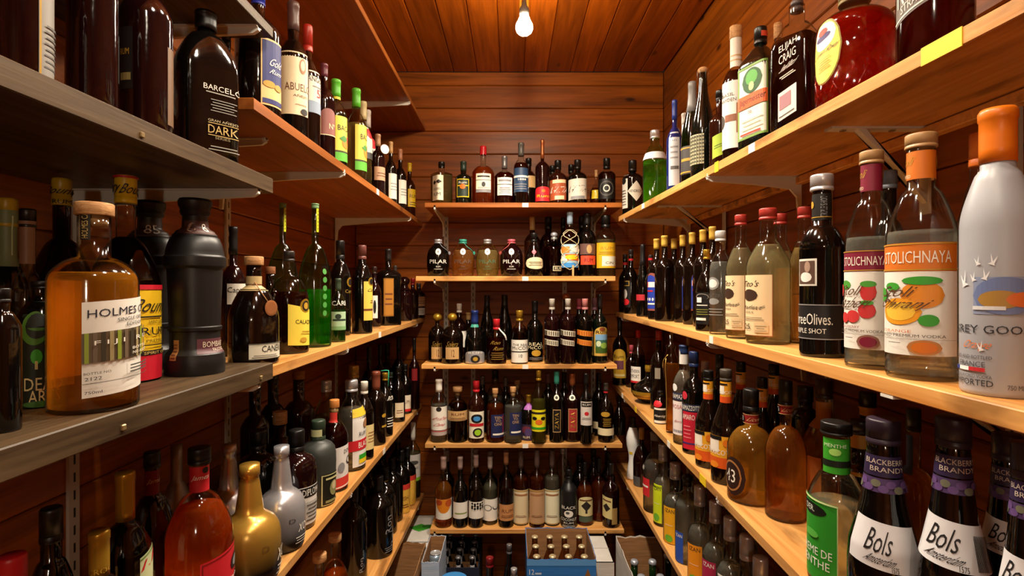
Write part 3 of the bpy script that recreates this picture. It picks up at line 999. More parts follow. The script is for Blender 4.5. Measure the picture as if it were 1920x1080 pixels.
# --- second back shelf
def lanyard(col, side):
    def fn(root, sf):
        m = MB(); H = sf.H; s = side
        m.tube([sf.pt(s * .3, .89, .003), sf.pt(s * .5, .80, .003), sf.pt(s * .9, .72, .003), sf.pt(s * 1.25, .64, .003)], .0014)
        n = [(sf.R * sf.nr * 1.15 * cos(2 * pi * i / 16), sf.R * sf.nr * 1.15 * sin(2 * pi * i / 16), H * .895) for i in range(17)]
        m.tube(n, .0014)
        m.build('cord', plain(col, .6), root, True)
        a = sf.pt(s * 1.25, .63, .005)
        mm = MB(); mm.lathe([(-.001, .008), (.001, .008)], 16)
        o = mm.build('tag_disc', plain(col, .5), root); o.location = a; o.rotation_euler = (pi / 2, 0, s * .9)
    return fn
def pilar(x, G, cap, txt, desc, fn=None):
    els = [T('PILAR', .5, .52, .86, .17, txt), T('RUM', .5, .28, .2, .07, txt), R_(.3, .16, .7, .18, txt)]
    b('B2', x, 449, 43, 'jug', G, ('s', cap, .11, .95), [(x - 17, x + 17, 472, 512, None, els), (x - 5.5, x + 5.5, 467, 479, 'w', [E(.5, .5, .22, .25, 'gy', 'd')], 'e')], desc, fn=fn)
pilar(821.7, 'K', 's', 'w', 'squat black jug with silver cap', lanyard('#8a8a8e', 1))
pilar(868, TG('#ffc878', .7), 'te', '#5a4a40', 'squat amber jug with teal cap', lanyard('#3a9a86', 1))
pilar(914, TG('#fff0a0', .7), 's', '#4a6a50', 'squat golden jug with silver cap', None)
pilar(959, 'RD', 'pk', 'w', 'squat dark jug with red cap and tag', lanyard('#c45a50', -1))
b('B2', 1001, 437, 34, 'bell', 'BR', ('s', 'k', .2), [(986, 1018, 483, 505, 'cr', [*LINES(3, .3, .7, 'br', .2, .8)], 'e'), (996, 1007, 467, 479, 'pk', [], 'd')], 'bell shaped bottle with oval cream label')
def raffia(root, sf):
    m = MB()
    for s in (-1, 1):
        for k in (0, 1):
            pts = [sf.pt(s * (1.45 * cos(i * pi / 6 + k * pi / 2)) * .9, .10 + .62 * i / 12, .0022) for i in range(13)]
            m.tube(pts, .0016)
    ring = [sf.pt(2 * pi * i / 20, .72, .002) for i in range(21)]
    m.tube(ring, .0016)
    m.build('raffia_net', plain('#d8c49c', .8), root, True)
    t = MB(); t.box((.010, -sf.R - .006, .001), (.018, -sf.R - .003, .05)); t.build('raffia_tail', plain('#d8a868', .8), root)
b('B2', 1068.6, 398, 33, (.60, .72, .32, .7), TG('#5a1f0a', .7), ('f', '#8aa0b4', .19), [(1053, 1085, 459, 502, '#9fc4d4', [R_(0, .62, .45, .9, '#d88a3a'), R_(.5, .66, 1, .95, 'w'), R_(.25, .3, .95, .58, '#d8682c'), R_(0, .28, .35, .5, 'w'), R_(0, 0, 1, .2, 'lb'), E(.55, .44, .3, .1, 'y')])],
  'bottle in a raffia net with bright painted label', fn=raffia)
b('B2', 1101, 400, 32, (.60, .74, .38, .7), 'K', ('f', 'k', .2), [(1089, 1116, 480, 497, '#d84a2c', [T('RUM', .5, .5, .5, .4, 'dr')]), (1087, 1117, 458, 478, '#6a4a42', [E(.5, .5, .12, .4, 'tan')])], 'black bottle with orange red label')
b('B2', 1136, 404, 36, (.62, .75, .46, .7), TG('#d8d0a0', .6), ('s', 'k', .2, .95), [(1119, 1154, 456, 503, '#e6b422', [R_(.3, .08, 1, .46, 'iv'), T('RUM', .5, .78, .5, .12, 'gd'), T('CIN', .58, .2, .3, .1, 'k'), *LINES(2, .55, .68, 'gd')])], 'broad bottle with yellow label and black cap')
b('B2', 1039, 435, 40, (.60, .74, .36, .8), TG('#4a0c0c', .66), ('b', 's', .18), [(1036, 1056, 499, 509, 'k', [R_(.05, .05, .95, .95, 'cr'), R_(.1, .15, .9, .85, 'k'), T('RUM', .5, .5, .6, .5, 'cr')])], 'dark red bottle with round glass stopper', .10)
b('B2', 1028, 407, 34, (.58, .72, .36, .6), 'RD', ('s', 'k', .2), [], 'dark red bottle with tall black cap', .17)
b('B2', 998, 407, 30, (.58, .72, .32, .6), 'AM', ('f', 'tan', .22), [], 'tall amber brown bottle with tan neck', .20)
b('B2', 1091, 405, 30, STD, 'K', ('s', 'k', .2), [], 'plain black bottle, half hidden', .17)
b('B2', 1056, 408, 26, STD, 'BR', ('s', 'k', .18), [], 'plain brown bottle behind the raffia net', .17)

# --- third back shelf
def saint(x, w, txt):
    b('B3', x, 587, w, (.52, .74, .24, .85), 'BR', ('b', 'gd', .24, .9), [(x - 12, x + 12, 649, 671, 'tan', [T(txt, .55, .5, .22, .6, 'br')]), (x - 11, x + 12, 636, 648, None, [T('Solera', .5, .4, .9, .8, 'go', 0, .2)])], 'round shouldered brown bottle with gold stopper, tan label')
saint(848, 41, '12'); saint(820, 37, '12')
b('B3', 890, 582, 38, 'bell', 'K', ('f', 'n', .26), [(873, 908, 656, 679, 's', [T('RUM', .5, .84, .6, .16, 'w'), E(.5, .36, .2, .32, 'dk'), E(.5, .36, .1, .16, 'gd')], 'a'), (884, 896, 603, 613, 'te')], 'black cone shaped bottle with navy cap and silver label')
def slip(root, sf):
    m = MB(); n = 6
    a = [sf.pt(.45 + .13 * i, .80 - .055 * i, .003) for i in range(n)]; c = [sf.pt(.75 + .13 * i, .80 - .055 * i, .003) for i in range(n)]
    m.add([v for p in zip(a, c) for v in p], [(2 * i, 2 * i + 1, 2 * i + 3, 2 * i + 2) for i in range(n - 1)])
    m.build('paper_tag', plain('w', .6), root)
b('B3', 931, 598, 37, (.60, .76, .34, .8), TG('#7a1c08', .56), ('s', 'r', .24, .95), [(917, 947, 634, 676, None, [T('Ron', .42, .84, .5, .16, 'go', 0, .3), T('Rum', .58, .58, .5, .16, 'go', 0, .3), *LINES(4, .1, .46, 'go')])], 'red amber bottle with red cap and white slip', fn=slip)
b('B3', 974, 582, 31, (.58, .74, .38, .5), TG('#4a1a0a', .66), ('s', 'gd', .2), [(959, 990, 636, 678, 'w', [T('THE REAL', .5, .78, .7, .1), T('McCOY', .5, .64, .74, .14), R_(.03, .46, .97, .50, 'k'), T('10', .5, .3, .14, .14)])], 'bottle with gold cap and plain white label')
b('B3', 1003, 564, 30, (.56, .70, .36, .6), 'K', ('f', 'k', .2), [(989, 1018, 638, 674, None, [T('REAL', .5, .84, .7, .16, 'cr'), T('McCOY', .5, .66, .8, .16, 'cr'), E(.5, .38, .22, .16, 'gd'), *LINES(2, .05, .2, 'gy')])], 'black bottle with cream lettering and gold emblem', .10)
def bands(x, c1, c2, capc, G, desc, w):
    mk = [R_(.3 + .11 * i, .15, .36 + .11 * i, .85, c2) for i in range(6)] + [R_(.04, .1, .24, .9, c2)]
    b('B3', x, 560, w, (.66, .76, .34, .85), G, ('s', capc, .17), [(x - w / 2 + 1, x + w / 2 - .5, 619, 629, c1, mk, 'r', -.035), (x - w / 2 + 1, x + w / 2 - 3, 636, 646, c1, mk, 'r', -.035)], desc)
bands(1035, '#d8d0b8', '#5a5040', '#b8b0a4', 'RD', 'dark bottle with two slanted cream bands', 29)
bands(1065, '#d8d0b8', '#5a5040', '#b8b0a4', 'RD', 'dark bottle with two slanted cream bands', 29)
bands(1097, '#d8862c', '#b85a18', '#c47a78', 'K', 'black bottle with two slanted orange bands', 31)
b('B3', 1125, 551, 27, (.56, .72, .30, .6), 'GN', ('f', 'k', .22), [(1114, 1139, 612, 666, '#c9a24a', [R_(.12, .1, .88, .74, '#3a6a5a'), R_(.12, .55, .88, .74, '#7aa8d0'), R_(.12, .1, .88, .3, '#3a5a1a'), E(.3, .42, .14, .1, '#c8d8b0'), E(.6, .36, .2, .1, '#8ab048'), T('Rum', .5, .82, .7, .1, 'k'), E(.5, .92, .16, .07, 'cop')], 'a')], 'slim bottle with landscape picture on gold arched label')
b('B3', 861, 569, 27, STD, 'RD', ('s', 'w', .16), [(864, 874, 620, 650, 'w')], 'dark red bottle with white cap', .17)
b('B3', 878, 586, 26, STD, 'K', ('f', 'tan', .16), [], 'black bottle with tan capsule', .18)
b('B3', 913, 554, 27, 'hock', 'K', ('f', 'k', .2), [], 'tall slender black bottle', .18)
b('B3', 946, 553, 30, 'hock', 'K', ('f', 'k', .2), [], 'tall slender black bottle', .18)
b('B3', 1061, 550, 26, STD, 'BR', ('b', 'cop', .14), [], 'brown bottle with copper ball stopper', .15)
b('B3', 1086, 560, 26, STD, 'K', ('s', 'pk', .17), [], 'black bottle with pink cap', .15)
b('B3', 1115, 558, 24, STD, 'K', ('s', 'mv', .2), [], 'black bottle with mauve cap', .15)

# --- fourth back shelf
b('B4', 823, 711, 30, (.62, .78, .42, .5), TG('#e4e8e0', .6), ('f', 'w', .2, .95), [(808.5, 838, 760, 803, 'w', [E(.45, .9, .12, .1, 'dk'), T('Ron Blanco', .55, .5, .7, .14, 'r', 0, .5), T('Cana', .5, .24, .5, .12, 'r', 0, .4)]), (809, 838, 804, 813, '#b8a8a0', [R_(0, .8, 1, .95, 'r')])], 'clear bottle with white cap and white label')
b('B4', 858, 725, 37, (.62, .76, .30, .8), TG('#3a0d08', .68), ('c', 'wd', .16, 1.5), [(840, 876, 767, 785, 'tan', [T('RUM', .5, .66, .5, .24, 'br'), *LINES(2, .1, .4, 'br')])], 'dark ruby bottle with wide wooden stopper')
b('B4', 893, 714, 30, (.60, .76, .38, .6), 'AM', ('s', 'r', .18), [(880, 907, 769, 818, 'iv', [E(.5, .74, .34, .17, 'k'), E(.5, .74, .2, .09, 'lb'), R_(.06, .45, .94, .56, 'r'), E(.55, .22, .28, .17, 'dk'), E(.55, .22, .18, .11, 'lg')])], 'amber bottle with red cap and fruit label')
b('B4', 928.5, 728, 33, (.64, .78, .32, .75), TG('#d0641c', .7), ('c', 'wd', .18), [(921, 946, 774, 816, '#1a2350', [T('TEN', .4, .86, .44, .12, 'tan'), T('TO', .4, .72, .3, .1, 'tan'), T('ONE', .4, .58, .44, .12, 'tan'), R_(.1, .1, .8, .18, 'w')]), (941.5, 947, 776, 811, 'r')], 'amber bottle with dark blue label')
b('B4', 962, 725, 33, (.64, .78, .32, .75), TG('#e8eae4', .66), ('c', 'wd', .18), [(956, 978, 770, 812, '#1a2350', [T('TEN', .4, .86, .44, .12, 'tan'), T('TO', .4, .72, .3, .1, 'tan'), T('ONE', .4, .58, .44, .12, 'tan'), R_(.1, .1, .8, .18, 'w')])], 'clear bottle with dark blue label', .04)
b('B4', 991, 740, 37, (.46, .78, .26, .8), 'K', ('f', 'gd', .18), [(977, 1000, 792, 824, '#2a2038', [E(.45, .66, .4, .24, '#6a2a3a'), E(.6, .5, .3, .25, '#4a3a6a'), T('RUM', .45, .2, .56, .14, 'cr')]), (984, 998, 755, 766, '#a860b0')], 'black bell bottle with purple band and gold cap', .022)
b('B4', 1010, 694, 28, (.58, .76, .34, .5), TG('#c8c860', .6), ('s', 'gd', .14), [(996, 1025, 766, 806, '#e8dc1c', [R_(0, .8, 1, .9, 'dk'), E(.3, .6, .12, .08, 'k'), E(.7, .6, .12, .08, 'k'), E(.5, .44, .16, .12, 'or_'), R_(0, .1, 1, .2, 'g')])], 'pale green bottle with bright yellow label', .05)
b('B4', 1043.7, 696, 28, (.58, .72, .34, .6), 'K', ('f', 'te', .18), [(1037, 1051, 765, 807, 'k', [R_(0, 0, .06, 1, 'tan'), R_(.94, 0, 1, 1, 'tan'), R_(0, .97, 1, 1, 'tan'), R_(0, 0, 1, .03, 'tan'), T('ZAYA', .5, .5, .5, .7, 'go', 1)]), (1038, 1049, 738, 748, 'iv', [E(.5, .5, .26, .26, 'k')], 'e')], 'black bottle with teal capsule and upright gold lettering')
b('B4', 1073, 700, 31, (.58, .72, .34, .6), 'RD', ('f', 'cop', .18), [(1066, 1082, 763, 806, '#a83030', [R_(0, 0, .06, 1, 'tan'), R_(.94, 0, 1, 1, 'tan'), R_(0, .97, 1, 1, 'tan'), R_(0, 0, 1, .03, 'tan'), T('ZAYA', .5, .5, .5, .7, 'go', 1)]), (1067.5, 1078.5, 738, 748, 'iv', [E(.5, .5, .26, .26, 'k')], 'e')], 'dark red bottle with copper capsule and upright gold lettering')
b('B4', 1099, 700, 24, (.60, .74, .36, .6), 'K', ('f', 'k', .16), [(1089, 1110, 751, 795, '#d4ccc4', [R_(.1, .78, .9, .96, 'dk'), T('RUM', .5, .87, .6, .08, 'w'), E(.5, .5, .16, .08, 'r'), *LINES(2, .25, .36)])], 'narrow black bottle with pale label')
b('B4', 1136, 718, 30, (.50, .74, .28, .7), 'BR', ('f', '#3a3430', .14), [(1121, 1152, 800, 813, 'cr'), (1127, 1147, 768, 797, None, [E(.4, .8, .4, .16, 'gd'), *LINES(5, .05, .6, 'gd', .2, .9)]), (1131, 1142, 733, 736, 'r')], 'dark bottle with gold print and cream band near its foot')
b('B4', 928.5, 694, 30, (.6, .78, .38, .6), TG('#d8d8d0', .6), ('s', 'k', .14), [], 'tall clear bottle with black cap, behind', .17)
b('B4', 970, 712, 30, STD, TG('#d8d0b8', .6), ('c', 'wd', .16), [], 'clear bottle with wooden stopper, behind', .17)
b('B4', 1123, 700, 26, STD, 'K', ('s', 'k', .16), [(1112, 1122, 788, 801, 'cr')], 'black bottle with cream label foot', .15)
b('B4', 1161, 742, 24, (.4, .7, .3, .5), 'BR', ('s', 'k', .2), [], 'short brown bottle by the right corner', .16)
b('B4', 905, 705, 24, STD, 'K', ('f', 'gy', .16), [], 'black bottle with grey capsule, behind', .18)
b('B4', 948, 708, 22, STD, 'K', ('f', 'gy', .16), [], 'slim black bottle, far behind', .20)
b('B4', 1028, 700, 26, STD, 'K', ('f', 'mv', .16), [], 'black bottle with mauve capsule, behind', .17)
b('B4', 1058, 698, 26, STD, 'K', ('f', 'k', .16), [], 'plain black bottle, behind', .17)

# --- bottom back shelf
b('B5', 831.7, 856, 31, WINE, TG('#ffb040', .62), ('f', '#b89a90', .18), [(817.5, 848, 931, 968, 'w', [E(.42, .72, .38, .4, '#d88018', 'h'), E(.2, .84, .16, .14, '#a8401c'), E(.66, .8, .18, .18, '#b8501c')])], 'amber bottle with orange heart on white label', name='wine_bottle')
b('B5', 863, 856, 28, WINE, 'K', ('f', '#a88f88', .18), [(850, 877.5, 937, 967, 'w', [R_(.15, .28, .8, .36, '#8a9a50')])], 'black wine bottle with plain white label', name='wine_bottle')
b('B5', 892.5, 853, 28, WINE, 'BR', ('f', '#9a7d74', .17), [(879.5, 906.5, 936, 967, 'w', [E(.25 + .13 * (i % 5), .9 - .13 * (i // 5) - .03 * (i % 2), .055, .06, 'k') for i in range(15)])], 'brown wine bottle with black berries on white label', name='wine_bottle')
b('B5', 919, 856, 29, WINE, TG('#dcd6b8', .6), ('f', '#b8a8a0', .18), [(905.5, 935, 931, 971, 'w', [E(.3, .6, .2, .14, 'gr2'), E(.3, .6, .16, .11, 'w'), E(.7, .62, .18, .12, 'gr2'), E(.7, .66, .15, .12, 'w')])], 'clear wine bottle with looped mark on white label', name='wine_bottle')
b('B5', 949, 847, 28, WINE, TG('#5a1a0c', .62), ('f', '#8a5a3a', .17), [(936.5, 963.5, 941, 971, '#c78a54', [T('RUM', .5, .6, .6, .2, 'br'), *LINES(2, .2, .4, 'br')])], 'smoky bottle with copper label', name='wine_bottle')
def estate(x, top, G, c, desc):
    b('B5', x, top, 29, (.60, .72, .32, .7), G, ('f', '#5a4640', .24), [(x - 13.8, x + 13.8, 914, 977, c, [R_(.12, .83, .88, .88, 'lbr'), *LINES(2, .2, .28, 'br', .2, .8), R_(0, .965, 1, .985, 'gd'), R_(0, .015, 1, .03, 'gd')])], desc, name='wine_bottle')
estate(976.7, 845, TG('#b8541c', .64), '#e2cfa6', 'brown bottle with tall cream label')
estate(1006.7, 843, TG('#b8541c', .64), '#c59a70', 'brown bottle with tall tan label')
estate(1035, 843, TG('#dcdcc8', .64), '#ece6c4', 'clear bottle with tall ivory label')
b('B5', 1066.7, 879, 32, (.62, .76, .36, .6), 'MT', ('s', 'k', .16), [(1052, 1081, 942, 982, None, [T('BLACK', .5, .9, .8, .14, 'w'), E(.5, .62, .24, .16, 'w'), E(.45, .66, .1, .06, 'gr2'), T('COCONUT', .5, .36, .9, .13, 'w'), T('RUM', .5, .2, .5, .09, 'w'), *LINES(2, .02, .13, 'w')])], 'matte black bottle with white coconut emblem')
b('B5', 1096.7, 866, 30, (.52, .68, .26, .75), TG('#f07828', .6), ('f', 'k', .22), [(1085, 1111, 926, 962, '#dccf98', [E(.5, .52, .3, .26, 'dk', 'd'), R_(.44, .15, .56, .5, 'dk'), R_(.1, .78, .9, .84, 'br')], 'a'), (1086, 1111, 963, 973, '#4a5a48')], 'amber bottle with tall black cap and cream arched label', .05)
b('B5', 1145, 868, 32, (.56, .70, .30, .75), 'RD', ('f', 'k', .2), [(1130, 1148, 927, 966, '#d8c888', [E(.5, .5, .34, .2, 'dk', 'd'), R_(.1, .8, .9, .86, 'br')], 'r', -.03), (1147, 1157, 947, 977, '#a8864a')], 'dark bottle with slanted cream label and tan label', .045)
b('B5', 1123, 859, 30, (.52, .68, .26, .75), TG('#e0701c', .6), ('f', 'k', .24), [], 'plain amber bottle with long black neck', .10)
b('B5', 1055, 840, 25, 'ball', TG('#d8e0d8', .3), ('s', 's', .08), [], 'clear bottle with ball shaped neck', .16)
b('B5', 1087, 852, 32, STD, 'K', ('s', 'k', .16), [], 'plain black bottle, behind', .17)
b('B5', 1113, 842, 26, STD, 'RD', ('s', 'k', .16), [], 'dark red bottle, behind', .19)
b('B5', 1140, 848, 26, STD, 'K', ('s', 'k', .16), [], 'black bottle with black cap in the corner', .18)
for x, t in ((838, 844), (892.5, 841), (919, 846), (949, 842), (977, 840)):
    b('B5', x, t, 28, WINE, 'K', ('f', '#8a7a74', .17), [], 'plain dark wine bottle, behind', .17, name='wine_bottle')

# --- upper left shelf
def hangtag(root, sf):
    m = MB(); m.lathe([(-.0006, .017), (.0006, .017)], 24)
    o = m.build('hang_tag', plain('#e4ded2', .6), root, False)
    o.location = (sf.R * .95, -sf.R * .95, sf.H * .74); o.rotation_euler = (pi / 2, .35, .5)
b('LF1', 484, -12, 88, (.66, .80, .28, .6), 'BR', ('s', 'bl', .10), [(489, 527, 84, 206, '#e0b878', [R_(.05, .30, .95, .97, '#1c2468'), R_(.05, .03, .95, .10, '#1c2468'), E(.3, .32, .24, .05, 'gd'), E(.7, .3, .2, .05, 'gd'), T('Gold', .6, .66, .55, .12, 'w', 0, .3), T('Rum', .6, .52, .5, .07, 'w', 0, .3)])], 'large dark bottle with blue cap and blue gold label')
b('LF1', 550, 5, 59, (.58, .72, .36, .5), 'K', ('f', '#5a3f3c', .21), [(527, 577, 106, 222, '#e2d3ae', [T('ABUELO', .62, .44, .9, .12, 'br'), T('AÑEJO', .68, .30, .5, .06, 'br'), E(.74, .78, .12, .12, 'lbr'), E(.74, .79, .08, .08, '#e2d3ae'), E(.8, .06, .14, .05, 'dk'), *LINES(1, .16, .19, 'lbr', .5, .9)])], 'black bottle with big cream label and dark capsule')
b('LF1', 577, 48, 48, (.56, .72, .36, .5), 'BR', ('s', '#a8281c', .22), [(560, 601, 138, 216, '#dcd2c0', [R_(0, 0, 1, .28, '#8a9ab0'), T('ANGO', .62, .80, .6, .12, 'k'), T('5', .76, .48, .2, .2, 'r'), R_(.5, .62, .96, .64, 'gy')])], 'dark bottle with red cap and grey white label')
b('LF1', 608, 120, 42, (.60, .74, .30, .7), 'RD', ('f', '#6a3040', .14), [(600, 628, 208, 258, '#8a5048', [R_(0, 0, .06, .72, 'cr'), R_(0, 0, 1, .03, 'cr'), T('Nº', .7, .35, .4, .2, 'cr')], 'a')], 'dark bottle with arched plum label')
def tropic(x, top, w, xl, x1, y0, y1, desc, G):
    b('LF1', x, top, w, (.58, .74, .40, .5), G, ('f', '#58b830', .20), [(xl, x1, y0, y1, '#e8d24a', [R_(0, 0, 1, .19, '#5ab832'), R_(0, .19, 1, .23, '#3a3a18'), T('BACARDI', .72, .74, .95, .12, 'k'), E(.62, .42, .22, .13, '#d8862c'), E(.5, .5, .2, .08, '#4a8a3a', 'd'), E(.8, .5, .14, .1, '#c83a2c'), E(.9, .92, .18, .09, 'mr')]),
      (x - w * .7, x + w * .7, top + (30 if w > 40 else 26), top + (38 if w > 40 else 33), '#d8c830')], desc)
tropic(630, 150, 42, 621, 660, 222, 305, 'clear bottle with green cap and yellow fruit label', TG('#6a5a3a', .62))
tropic(668, 167, 39, 666, 697, 238, 322, 'clear bottle with green cap and yellow fruit label', TG('#c8b068', .62))
b('LF1', 708.6, 252, 27, (.60, .74, .36, .7), 'RD', ('f', '#a07858', .20), [(702, 727, 315, 340, '#b89070', [*LINES(2, .3, .7, 'br')])], 'dark bottle with white oval hang tag',
  fn=hangtag)
b('LF1', 732.8, 266, 22, (.56, .70, .34, .5), 'K', ('f', '#b8905c', .19), [(729, 747, 327, 374, '#e2dac8', [*LINES(3, .35, .7, 'gy')])], 'slim black bottle with ivory label')
b('LF1', 750.5, 280, 23, (.56, .70, .34, .5), 'K', ('f', '#b07858', .18), [(748, 764, 339, 383, '#e8e2d4', [*LINES(3, .35, .7, 'gy')])], 'slim black bottle with pale ivory label')
b('LF1', 768, 306, 22, (.56, .70, .34, .5), 'AM', ('f', '#d8b420', .16), [(765, 781, 356, 389, '#d8b01c', [T('RUM', .5, .6, .7, .2, 'k'), *LINES(2, .1, .35, 'k')])], 'amber bottle with yellow cap and yellow label')
b('LF1', 681, 191, 34, (.58, .74, .38, .5), TG('#b8a060', .62), ('f', '#c8b888', .2), [(682, 700, 240, 300, '#e0d8c4', [E(.6, .8, .4, .16, 'r'), R_(0, 0, 1, .2, '#3a3a3a')])], 'clear bottle with cream capsule, behind', .08)
b('LF1', 689, 207, 32, (.58, .74, .38, .5), TG('#b8b098', .62), ('f', '#c8c0b8', .2), [(688, 705, 262, 318, '#e4ded4', [E(.5, .84, .42, .18, 'r'), T('BACA', .7, .56, .6, .1, 'k'), R_(.2, .2, .8, .3, 'br')])], 'clear bottle with red disc on white label', .08)

# --- middle left shelf
def medal(root, sf):
    m = MB(); m.lathe([(-.001, .013), (.0, .0155), (.0014, .0155), (.002, .012)], 20)
    o = m.build('medallion', metal('#b8784a', .4), root, False); o.location = sf.pt(.75, .52, .002); o.rotation_euler = (pi / 2, 0, .75)
    c = MB(); c.tube([sf.pt(.1, .76, .002), sf.pt(.45, .66, .003), sf.pt(.7, .56, .003)], .001)
    c.build('cord', plain('#a87848', .8), root, True)
b('LF2', 476, 481, 97, (.40, .72, .30, .75), 'BR', ('c', 'wd', .15, 1.2), [(467, 527, 641, 670, '#d8d4c0', [T('CANEROCK', .72, .66, .9, .4, 'k'), *LINES(2, .12, .36, 'gr2', .06, .7), R_(0, .95, 1, 1, 'dk'), R_(0, 0, 1, .05, 'dk')]), (460, 490, 544, 562, None, []), (457, 495, 518, 545, '#b8a070', [R_(0, .4, 1, .46, 'br')])], 'squat dark rum bottle with cork and copper medallion', fn=medal)
b('LF2', 542, 471, 76, (.52, .76, .26, .8), TG('#5a1606', .60), ('s', '#2a2422', .10), [(540, 581, 571, 646, '#e4cf4a', [T('CALAZAN', .62, .58, .8, .1, 'k', 0, .0), *LINES(2, .28, .4, 'gd', .4, .9), E(.5, .14, .14, .06, 'gd')], 'n', -.02), (562, 579, 560, 586, 'gd', [E(.5, .5, .34, .36, 'k'), E(.5, .5, .22, .24, 'gd')], 'e')], 'dark round bottle with hanging yellow label', .06)
GRN = '#bfe8b0'
def ystrip(root, sf):
    put_label(sf, root, (.35, .95, .80, .985, '#c8cc20', [*LINES(6, .1, .9, 'k', .3, .6)]))
b('LF2', 591, 382, 62, (.46, .72, .21, .7), ('T', GRN, '#4ad038', .40), ('f', '#7aa070', .035, 1.0), [(602, 614, 500, 596, None, [E(.5, .1 + .16 * i, .3, .055, '#4f9a46') for i in range(6)])], 'tall clear green bottle with long neck, in front', fn=ystrip)
b('LF2', 634, 522, 28, (.60, .76, .36, .6), TG('#5a9a50', .5, '#cfe8c8'), ('f', '#3a4a38', .2), [(622, 648, 558, 575, None, [T('CARE', .5, .4, .9, .5, 'w')]), (622, 648, 584, 618, '#a8c8a0', [R_(.1, .5, .9, .6, 'dg'), E(.4, .74, .16, .14, 'dg'), R_(0, 0, 1, .2, '#7aa870')])], 'small green tinted bottle with white lettering')
b('LF2', 679, 460, 39, (.60, .78, .40, .6), 'K', ('s', '#6a3a34', .16, .95), [(682, 699, 528, 600, '#dcc050', [T('Carta', .75, .78, .9, .08, 'k', 0, .2), R_(0, .25, .8, .30, 'br'), *LINES(2, .45, .55, 'br', .5, .9)]), (690, 699, 520, 536, 'gd', [E(.5, .5, .3, .34, 'k')], 'e')], 'black bottle with yellow label and plum cap')
b('LF2', 728, 467, 40, (.64, .73, .28, .9), 'K', ('f', '#1a1614', .16), [(721, 738, 522, 592, '#8a5a1c', [R_(.06, .03, .94, .97, '#a87024'), *LINES(3, .3, .7, 'br')])], 'square black bottle with golden brown label', sq=.8, q=.5)
b('LF2', 758.5, 519, 29, 'deca', 'RD', None, [(736, 751, 553, 588, '#6a686c')], 'dark decanter with round glass stopper')
b('LF2', 785, 531, 24, (.66, .78, .34, .7), 'RD', ('s', '#2a2422', .14), [(778, 799, 556, 574, '#d4b894', [*LINES(2, .3, .7, 'br')]), (779, 799, 577, 590, '#dcd4c8', [*LINES(3, .2, .8, 'gy')])], 'dark red bottle with cream labels at the shelf end')
b('LF2', 530, 381, 59, (.46, .72, .21, .7), ('T', GRN, '#2a7a20', .30), ('f', '#7aa070', .035, 1.0), [], 'tall clear green bottle with long neck, behind', .13, fn=ystrip)
b('LF2', 638, 451, 40, (.60, .78, .38, .6), 'K', ('s', 'k', .2), [(650, 660, 520, 538, 'gd', [E(.5, .5, .3, .34, 'k')], 'e'), (646, 661, 542, 550, None, [T('Carta', .5, .5, .9, .8, 'go')])], 'black bottle with gold round emblem', .09)
b('LF2', 507, 500, 50, (.60, .74, .36, .6), 'BR', ('c', 'br', .16), [], 'brown bottle with dark wooden stopper', .12)
b('LF2', 437.6, 425, 50, (.56, .70, .30, .6), 'RD', ('f', 'k', .22), [(426, 462, 532, 570, '#dcd8cc', [T('Captain', .5, .66, .95, .34, 'k'), E(.6, .2, .16, .14, 'mr')])], 'dark bottle with black capsule and white label', .16)
b('LF2', 702, 500, 26, STD, 'RD', ('s', '#2a1a18', .12), [(699, 708, 554, 596, 'w', [E(.4, .5, .3, .3, 'k')])], 'dark red bottle with white label, wedged behind', .09)
b('LF2', 741, 498, 22, (.6, .72, .3, .6), 'K', ('f', '#3a3430', .2), [], 'slim black bottle, behind', .08)
b('LF2', 774, 522, 24, STD, 'RD', ('s', 'dr', .16), [], 'dark bottle with dull red cap', .09)

# --- lower left shelf
b('LF3', 22, 1040, 128, (.60, .80, .40, .6), 'K', ('s', 'r', .16, 1.1), [], 'black bottle with bright red screw cap', .06)
b('LF3', 186, 994, 112, (.62, .78, .34, .6), 'K', ('f', 'gd', .22), [(150, 222, 1058, 1073, 'k', [T('CROCK', .6, .5, .7, .7, 'gd')])], 'black bottle with engraved gold cap', .055)
b('LF3', 374, 838, 132, (.48, .745, .28, .7), TG('#ff7a26', .66), ('s', 'k', .09, 1.1), [(343, 392, 871, 918, 'r', [T('James', .66, .55, .5, .24, 'w', 0, .2), E(.8, .84, .1, .12, 'dk')]), (375, 452, 1026, 1130, 'r', [R_(.03, .02, .05, .98, 'dr'), R_(.03, .95, 1, .97, 'dr'), E(.76, .68, .16, .14, 'dk'), E(.76, .68, .1, .09, 'gy'), T('James', .8, .42, .6, .1, 'w', 0, .2)], 'r', .05)], 'big red bottle with black cap and red label', .07)
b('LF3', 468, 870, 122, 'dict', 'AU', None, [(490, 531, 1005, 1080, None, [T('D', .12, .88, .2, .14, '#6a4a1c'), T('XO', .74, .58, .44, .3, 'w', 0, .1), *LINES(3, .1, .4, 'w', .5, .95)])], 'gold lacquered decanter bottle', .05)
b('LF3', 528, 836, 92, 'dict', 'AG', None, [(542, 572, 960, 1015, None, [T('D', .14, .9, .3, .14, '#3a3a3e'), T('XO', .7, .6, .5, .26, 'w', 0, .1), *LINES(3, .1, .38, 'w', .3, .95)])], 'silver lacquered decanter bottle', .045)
b('LF3', 556, 805, 78, 'onion', 'RD', ('s', 'k', .22, .98), [(530, 597, 905, 975, '#dcd8d0', [R_(0, .72, 1, .98, 'k'), T('DIPLOMA', .68, .85, .5, .18, 'w'), R_(.5, .1, .9, .6, '#b8b4ac'), *LINES(5, .1, .6, 'gr2', .52, .88)])], 'dark round bottle with black cap and white label')
